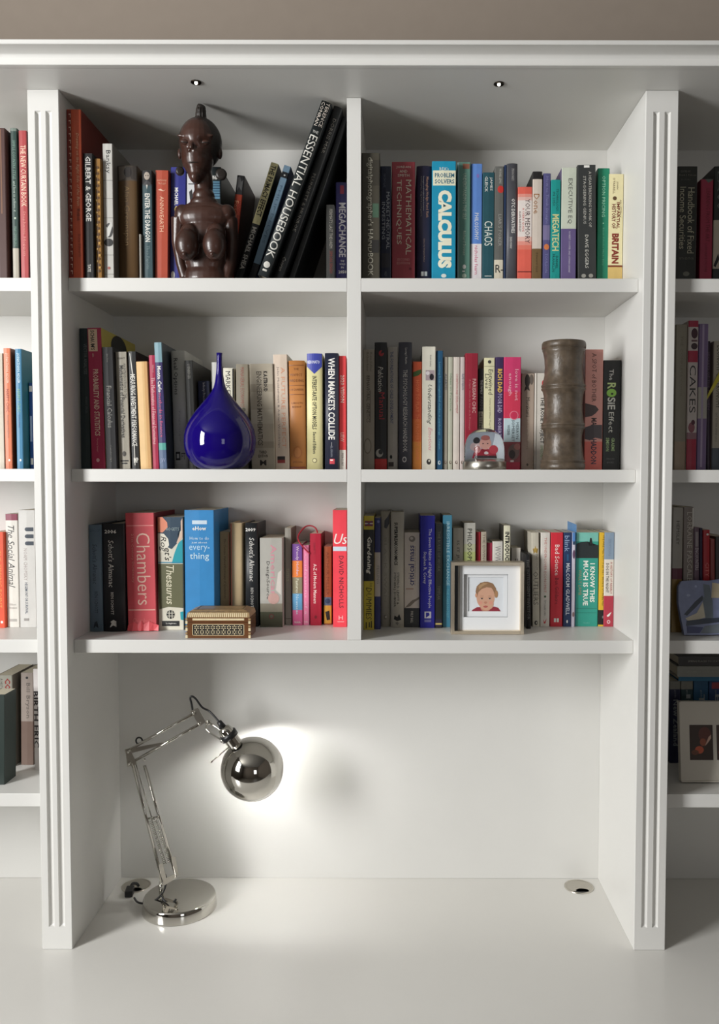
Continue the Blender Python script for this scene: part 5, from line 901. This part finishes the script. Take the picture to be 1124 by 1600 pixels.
for s in (-1, 1):
    yy = LY + s * yo
    tube(bm, [lp(199, 1173, yy), lp(303, 1115, yy)], .0031, 10); tube(bm, [lp(203, 1193, yy), lp(313, 1131, yy)], .0031, 10)
obj('upper_arm', bm, CHROME, la, True)
def plate(name, pts, y0, y1, m=BRUSH):
    bm = bmesh.new(); f0 = bm.faces.new([bm.verts.new(lp(u, v, y0)) for u, v in pts]); r_ = bmesh.ops.extrude_face_region(bm, geom=[f0])
    bmesh.ops.translate(bm, verts=[v for v in r_['geom'] if isinstance(v, bmesh.types.BMVert)], vec=(0, y1 - y0, 0)); return obj(name, bm, m, la)
for s in (-1, 1):
    y_ = LY + s * (yo + .003)
    plate('hinge_plate', [(250, 1382), (247, 1352), (254, 1348), (260, 1372), (272, 1366), (268, 1340), (274, 1338), (279, 1368), (274, 1373), (258, 1383)], y_, y_ + .0012)
    plate('hinge_plate', [(196, 1172), (203, 1170), (214, 1194), (199, 1198)], y_, y_ + .0012)
    plate('hinge_plate', [(195, 1171), (254, 1160), (255, 1164), (197, 1179)], y_ - s * .001, y_ + .0012 - s * .001)
    plate('hinge_plate', [(298, 1111), (309, 1106), (322, 1128), (312, 1135)], y_, y_ + .0012)
bm = bmesh.new()
for u, v in ((200, 1175), (201, 1194), (226, 1187), (253, 1379), (275, 1369), (302, 1114), (311, 1131), (240, 1281), (246, 1279), (325, 1127)):
    tube(bm, [lp(u, v, LY - yo - .007), lp(u, v, LY + yo + .007)], .0028, 10)
o = obj('hinge_bolt', bm, CHROME, la, True); o['kind'] = 'stuff'
bm = bmesh.new()
for s in (-1, 1): tube(bm, [lp(231, 1279, LY + s * yo), lp(248, 1276, LY + s * yo)], .002, 8)
obj('cross_brace', bm, CHROME, la, True)
def spring(a, b_, r, turns, wire):
    a, b_ = Vector(a), Vector(b_); d = (b_ - a); L = d.length; d.normalize(); x = d.cross(Vector((0, 1, 0))).normalized(); y = d.cross(x); n = turns * 8
    return tube(bmesh.new(), [a + d * L * i / n + r * (math.cos(i * math.pi / 4) * x + math.sin(i * math.pi / 4) * y) for i in range(n + 1)], wire, 5)
for s in (-1, 1):
    obj('spring', spring(lp(236, 1282, LY + s * .005), lp(258, 1350, LY + s * .005), .0032, 26, .0007), CHROME, la, True)
    obj('spring', spring(lp(243, 1282, LY + s * .005), lp(265, 1348, LY + s * .005), .0028, 26, .0007), CHROME, la, True)
    obj('tension_rod', tube(bmesh.new(), [lp(212, 1192, LY + s * .004), lp(238, 1281, LY + s * .004)], .0012, 6), CHROME, la, True)
bm = bmesh.new(); ctr = lp(217.5, 1157.5, LY - .004)
tube(bm, [ctr + Vector((5 * k * math.cos(t * math.pi / 8), 0, 5.4 * k * math.sin(t * math.pi / 8))) for t in range(17)], .0018, 8, False); tube(bm, [lp(216, 1163), lp(206, 1172)], .0022, 8)
obj('cable_loop', bm, BLACKP, la, True)
# head: shade axis, socket, knuckle
cB = lp(394.5, 1201, LY - .005); RB = 49.5 * pxm(LY - .005)
ax = Vector((.14, .68, -.72)).normalized(); sx_ = Vector((.54, .10, -.84)).normalized()
q4 = ax.to_track_quat('Z', 'Y').to_matrix().to_4x4(); q5 = sx_.to_track_quat('Z', 'Y').to_matrix().to_4x4()
def axial(name, prof, m, par=la, n=48):
    bm = lathe(bmesh.new(), prof, n=n); bmesh.ops.transform(bm, matrix=Matrix.Translation(cB) @ (q4 if name in ('shade', 'bulb') else q5), verts=bm.verts); return obj(name, bm, m, par, True)
cut = .50
pr = [(RB * math.sin(t), -RB * math.cos(t)) for t in [math.radians(.3 + i * (math.degrees(math.acos(-cut)) - .3) / 26) for i in range(27)]]
inn = [(r_ * .975, z * .975) for r_, z in pr[::-1]]
axial('shade', pr + [(pr[-1][0] * 1.012, pr[-1][1] + .0006)] + inn + [(0, inn[-1][1])], CHROME, n=72)
sl_ = RB * .93
axial('socket', [(0, -sl_ - .050), (.007, -sl_ - .0495), (.0125, -sl_ - .046), (.0148, -sl_ - .039), (.0152, -sl_ - .022), (.0152, -sl_ - .005), (.016, -sl_ + .004), (.0168, -sl_ + .007)], CHROME)
axial('socket_collar', [(.0152, -sl_ - .033), (.0188, -sl_ - .033), (.0188, -sl_ - .021), (.0152, -sl_ - .021)], BLACKP)
axial('cord_grip', [(0, -sl_ - .064), (.0052, -sl_ - .064), (.0072, -sl_ - .0495), (0, -sl_ - .049)], BLACKP, n=16)
bulb_m = bpy.data.materials.new('lit_bulb'); bulb_m.use_nodes = True; b = bulb_m.node_tree.nodes['Principled BSDF']; b.inputs['Emission Color'].default_value = (1, .97, .92, 1); b.inputs['Emission Strength'].default_value = 4
axial('bulb', [(0, -RB * .05), (.012, -RB * .1), (.016, -RB * .25), (.013, -RB * .45), (.008, -RB * .6), (.008, -RB * .8)], bulb_m, n=24)
bl = bpy.data.lights.new('bulb_light', 'SPOT'); bl.energy = 1.05; bl.color = (1, .985, .95); bl.shadow_soft_size = .012; bl.spot_size = math.radians(170); bl.spot_blend = .3
blo = bpy.data.objects.new('bulb_light', bl); COL.objects.link(blo); blo.matrix_world = Matrix.Translation(cB + L0 + ax * RB * .2) @ (-ax).to_track_quat('Z', 'Y').to_matrix().to_4x4()
sp = cB + sx_ * (-sl_ - .027)
kn = lp(326, 1129)
obj('knuckle', ell(bmesh.new(), kn, (.007, .008, .006), 16), CHROME, la, True)
bm = bmesh.new(); w1 = sp + Vector((-.012, -.010, -.008)); w2 = sp + Vector((-.006, -.010, .008))
tube(bm, spline([kn, lp(323, 1140, LY - .012), w1], 6), .0018, 8); tube(bm, spline([kn, lp(332, 1132, LY - .012), w2], 6), .0018, 8)
tube(bm, [w1 + Vector((0, -.003, 0)), w1 + Vector((0, .006, 0))], .004, 10)
obj('wire_yoke', bm, CHROME, la, True)
sw = cB + sx_ * (-sl_ - .004)
bm = bmesh.new(); tube(bm, [lp(357, 1168, LY - .01), lp(331, 1190, LY - .02)], .0013, 8); ell(bm, lp(330.5, 1190.5, LY - .02), (.0024,) * 3, 12)
obj('switch_lever', bm, CHROME, la, True)
ce = cB + sx_ * (-sl_ - .063)
obj('cord', tube(bmesh.new(), spline([lp(302, 1114, LY), lp(299.5, 1100, LY), lp(297.5, 1091, LY), lp(300, 1088, LY), lp(306, 1092, LY), lp(316, 1105, LY), lp(328, 1112, LY), ce], 8), .0022, 8), BLACKP, la, True)
obj('cord', tube(bmesh.new(), spline([lp(258, 1366, LY - .002), lp(260, 1376, LY - .006), lp(256, 1392, LY - .012), lp(246, 1405, LY - .02) + Vector((0, 0, .001)), lp(232, 1411.5, LY - .018), lp(216, 1410, LY - .01) , Vector(PZ(210, 1403, ZD + .006)) - L0], 8), .0022, 8), BLACKP, la, True)
bm = bmesh.new(); tube(bm, spline([lp(251, 1399, LY - .02), lp(258, 1408, LY - .026), lp(268, 1411, LY - .028), lp(273, 1408, LY - .028), lp(275, 1405, LY - .028)], 5), .0022, 8)
obj('cable_clip', bm, BLACKP, la, True)
pg = thing('plug', 'black plug and cable end lying over the left cable grommet', 'plug', PZ(203, 1397, ZD + .0022))
bm = box(-.0085, .0085, -.016, .012, 0, .014, .002); obj('plug_body', bm, BLACKP, pg)
g0 = Vector(pg.location)
obj('cable', tube(bmesh.new(), spline([(-.001, .010, .008), (.002, .022, .012), (.010, .030, .008), (.014, .030, .0015)], 6), .003, 8), BLACKP, pg, True)
pg.rotation_euler = (0, 0, math.radians(8))
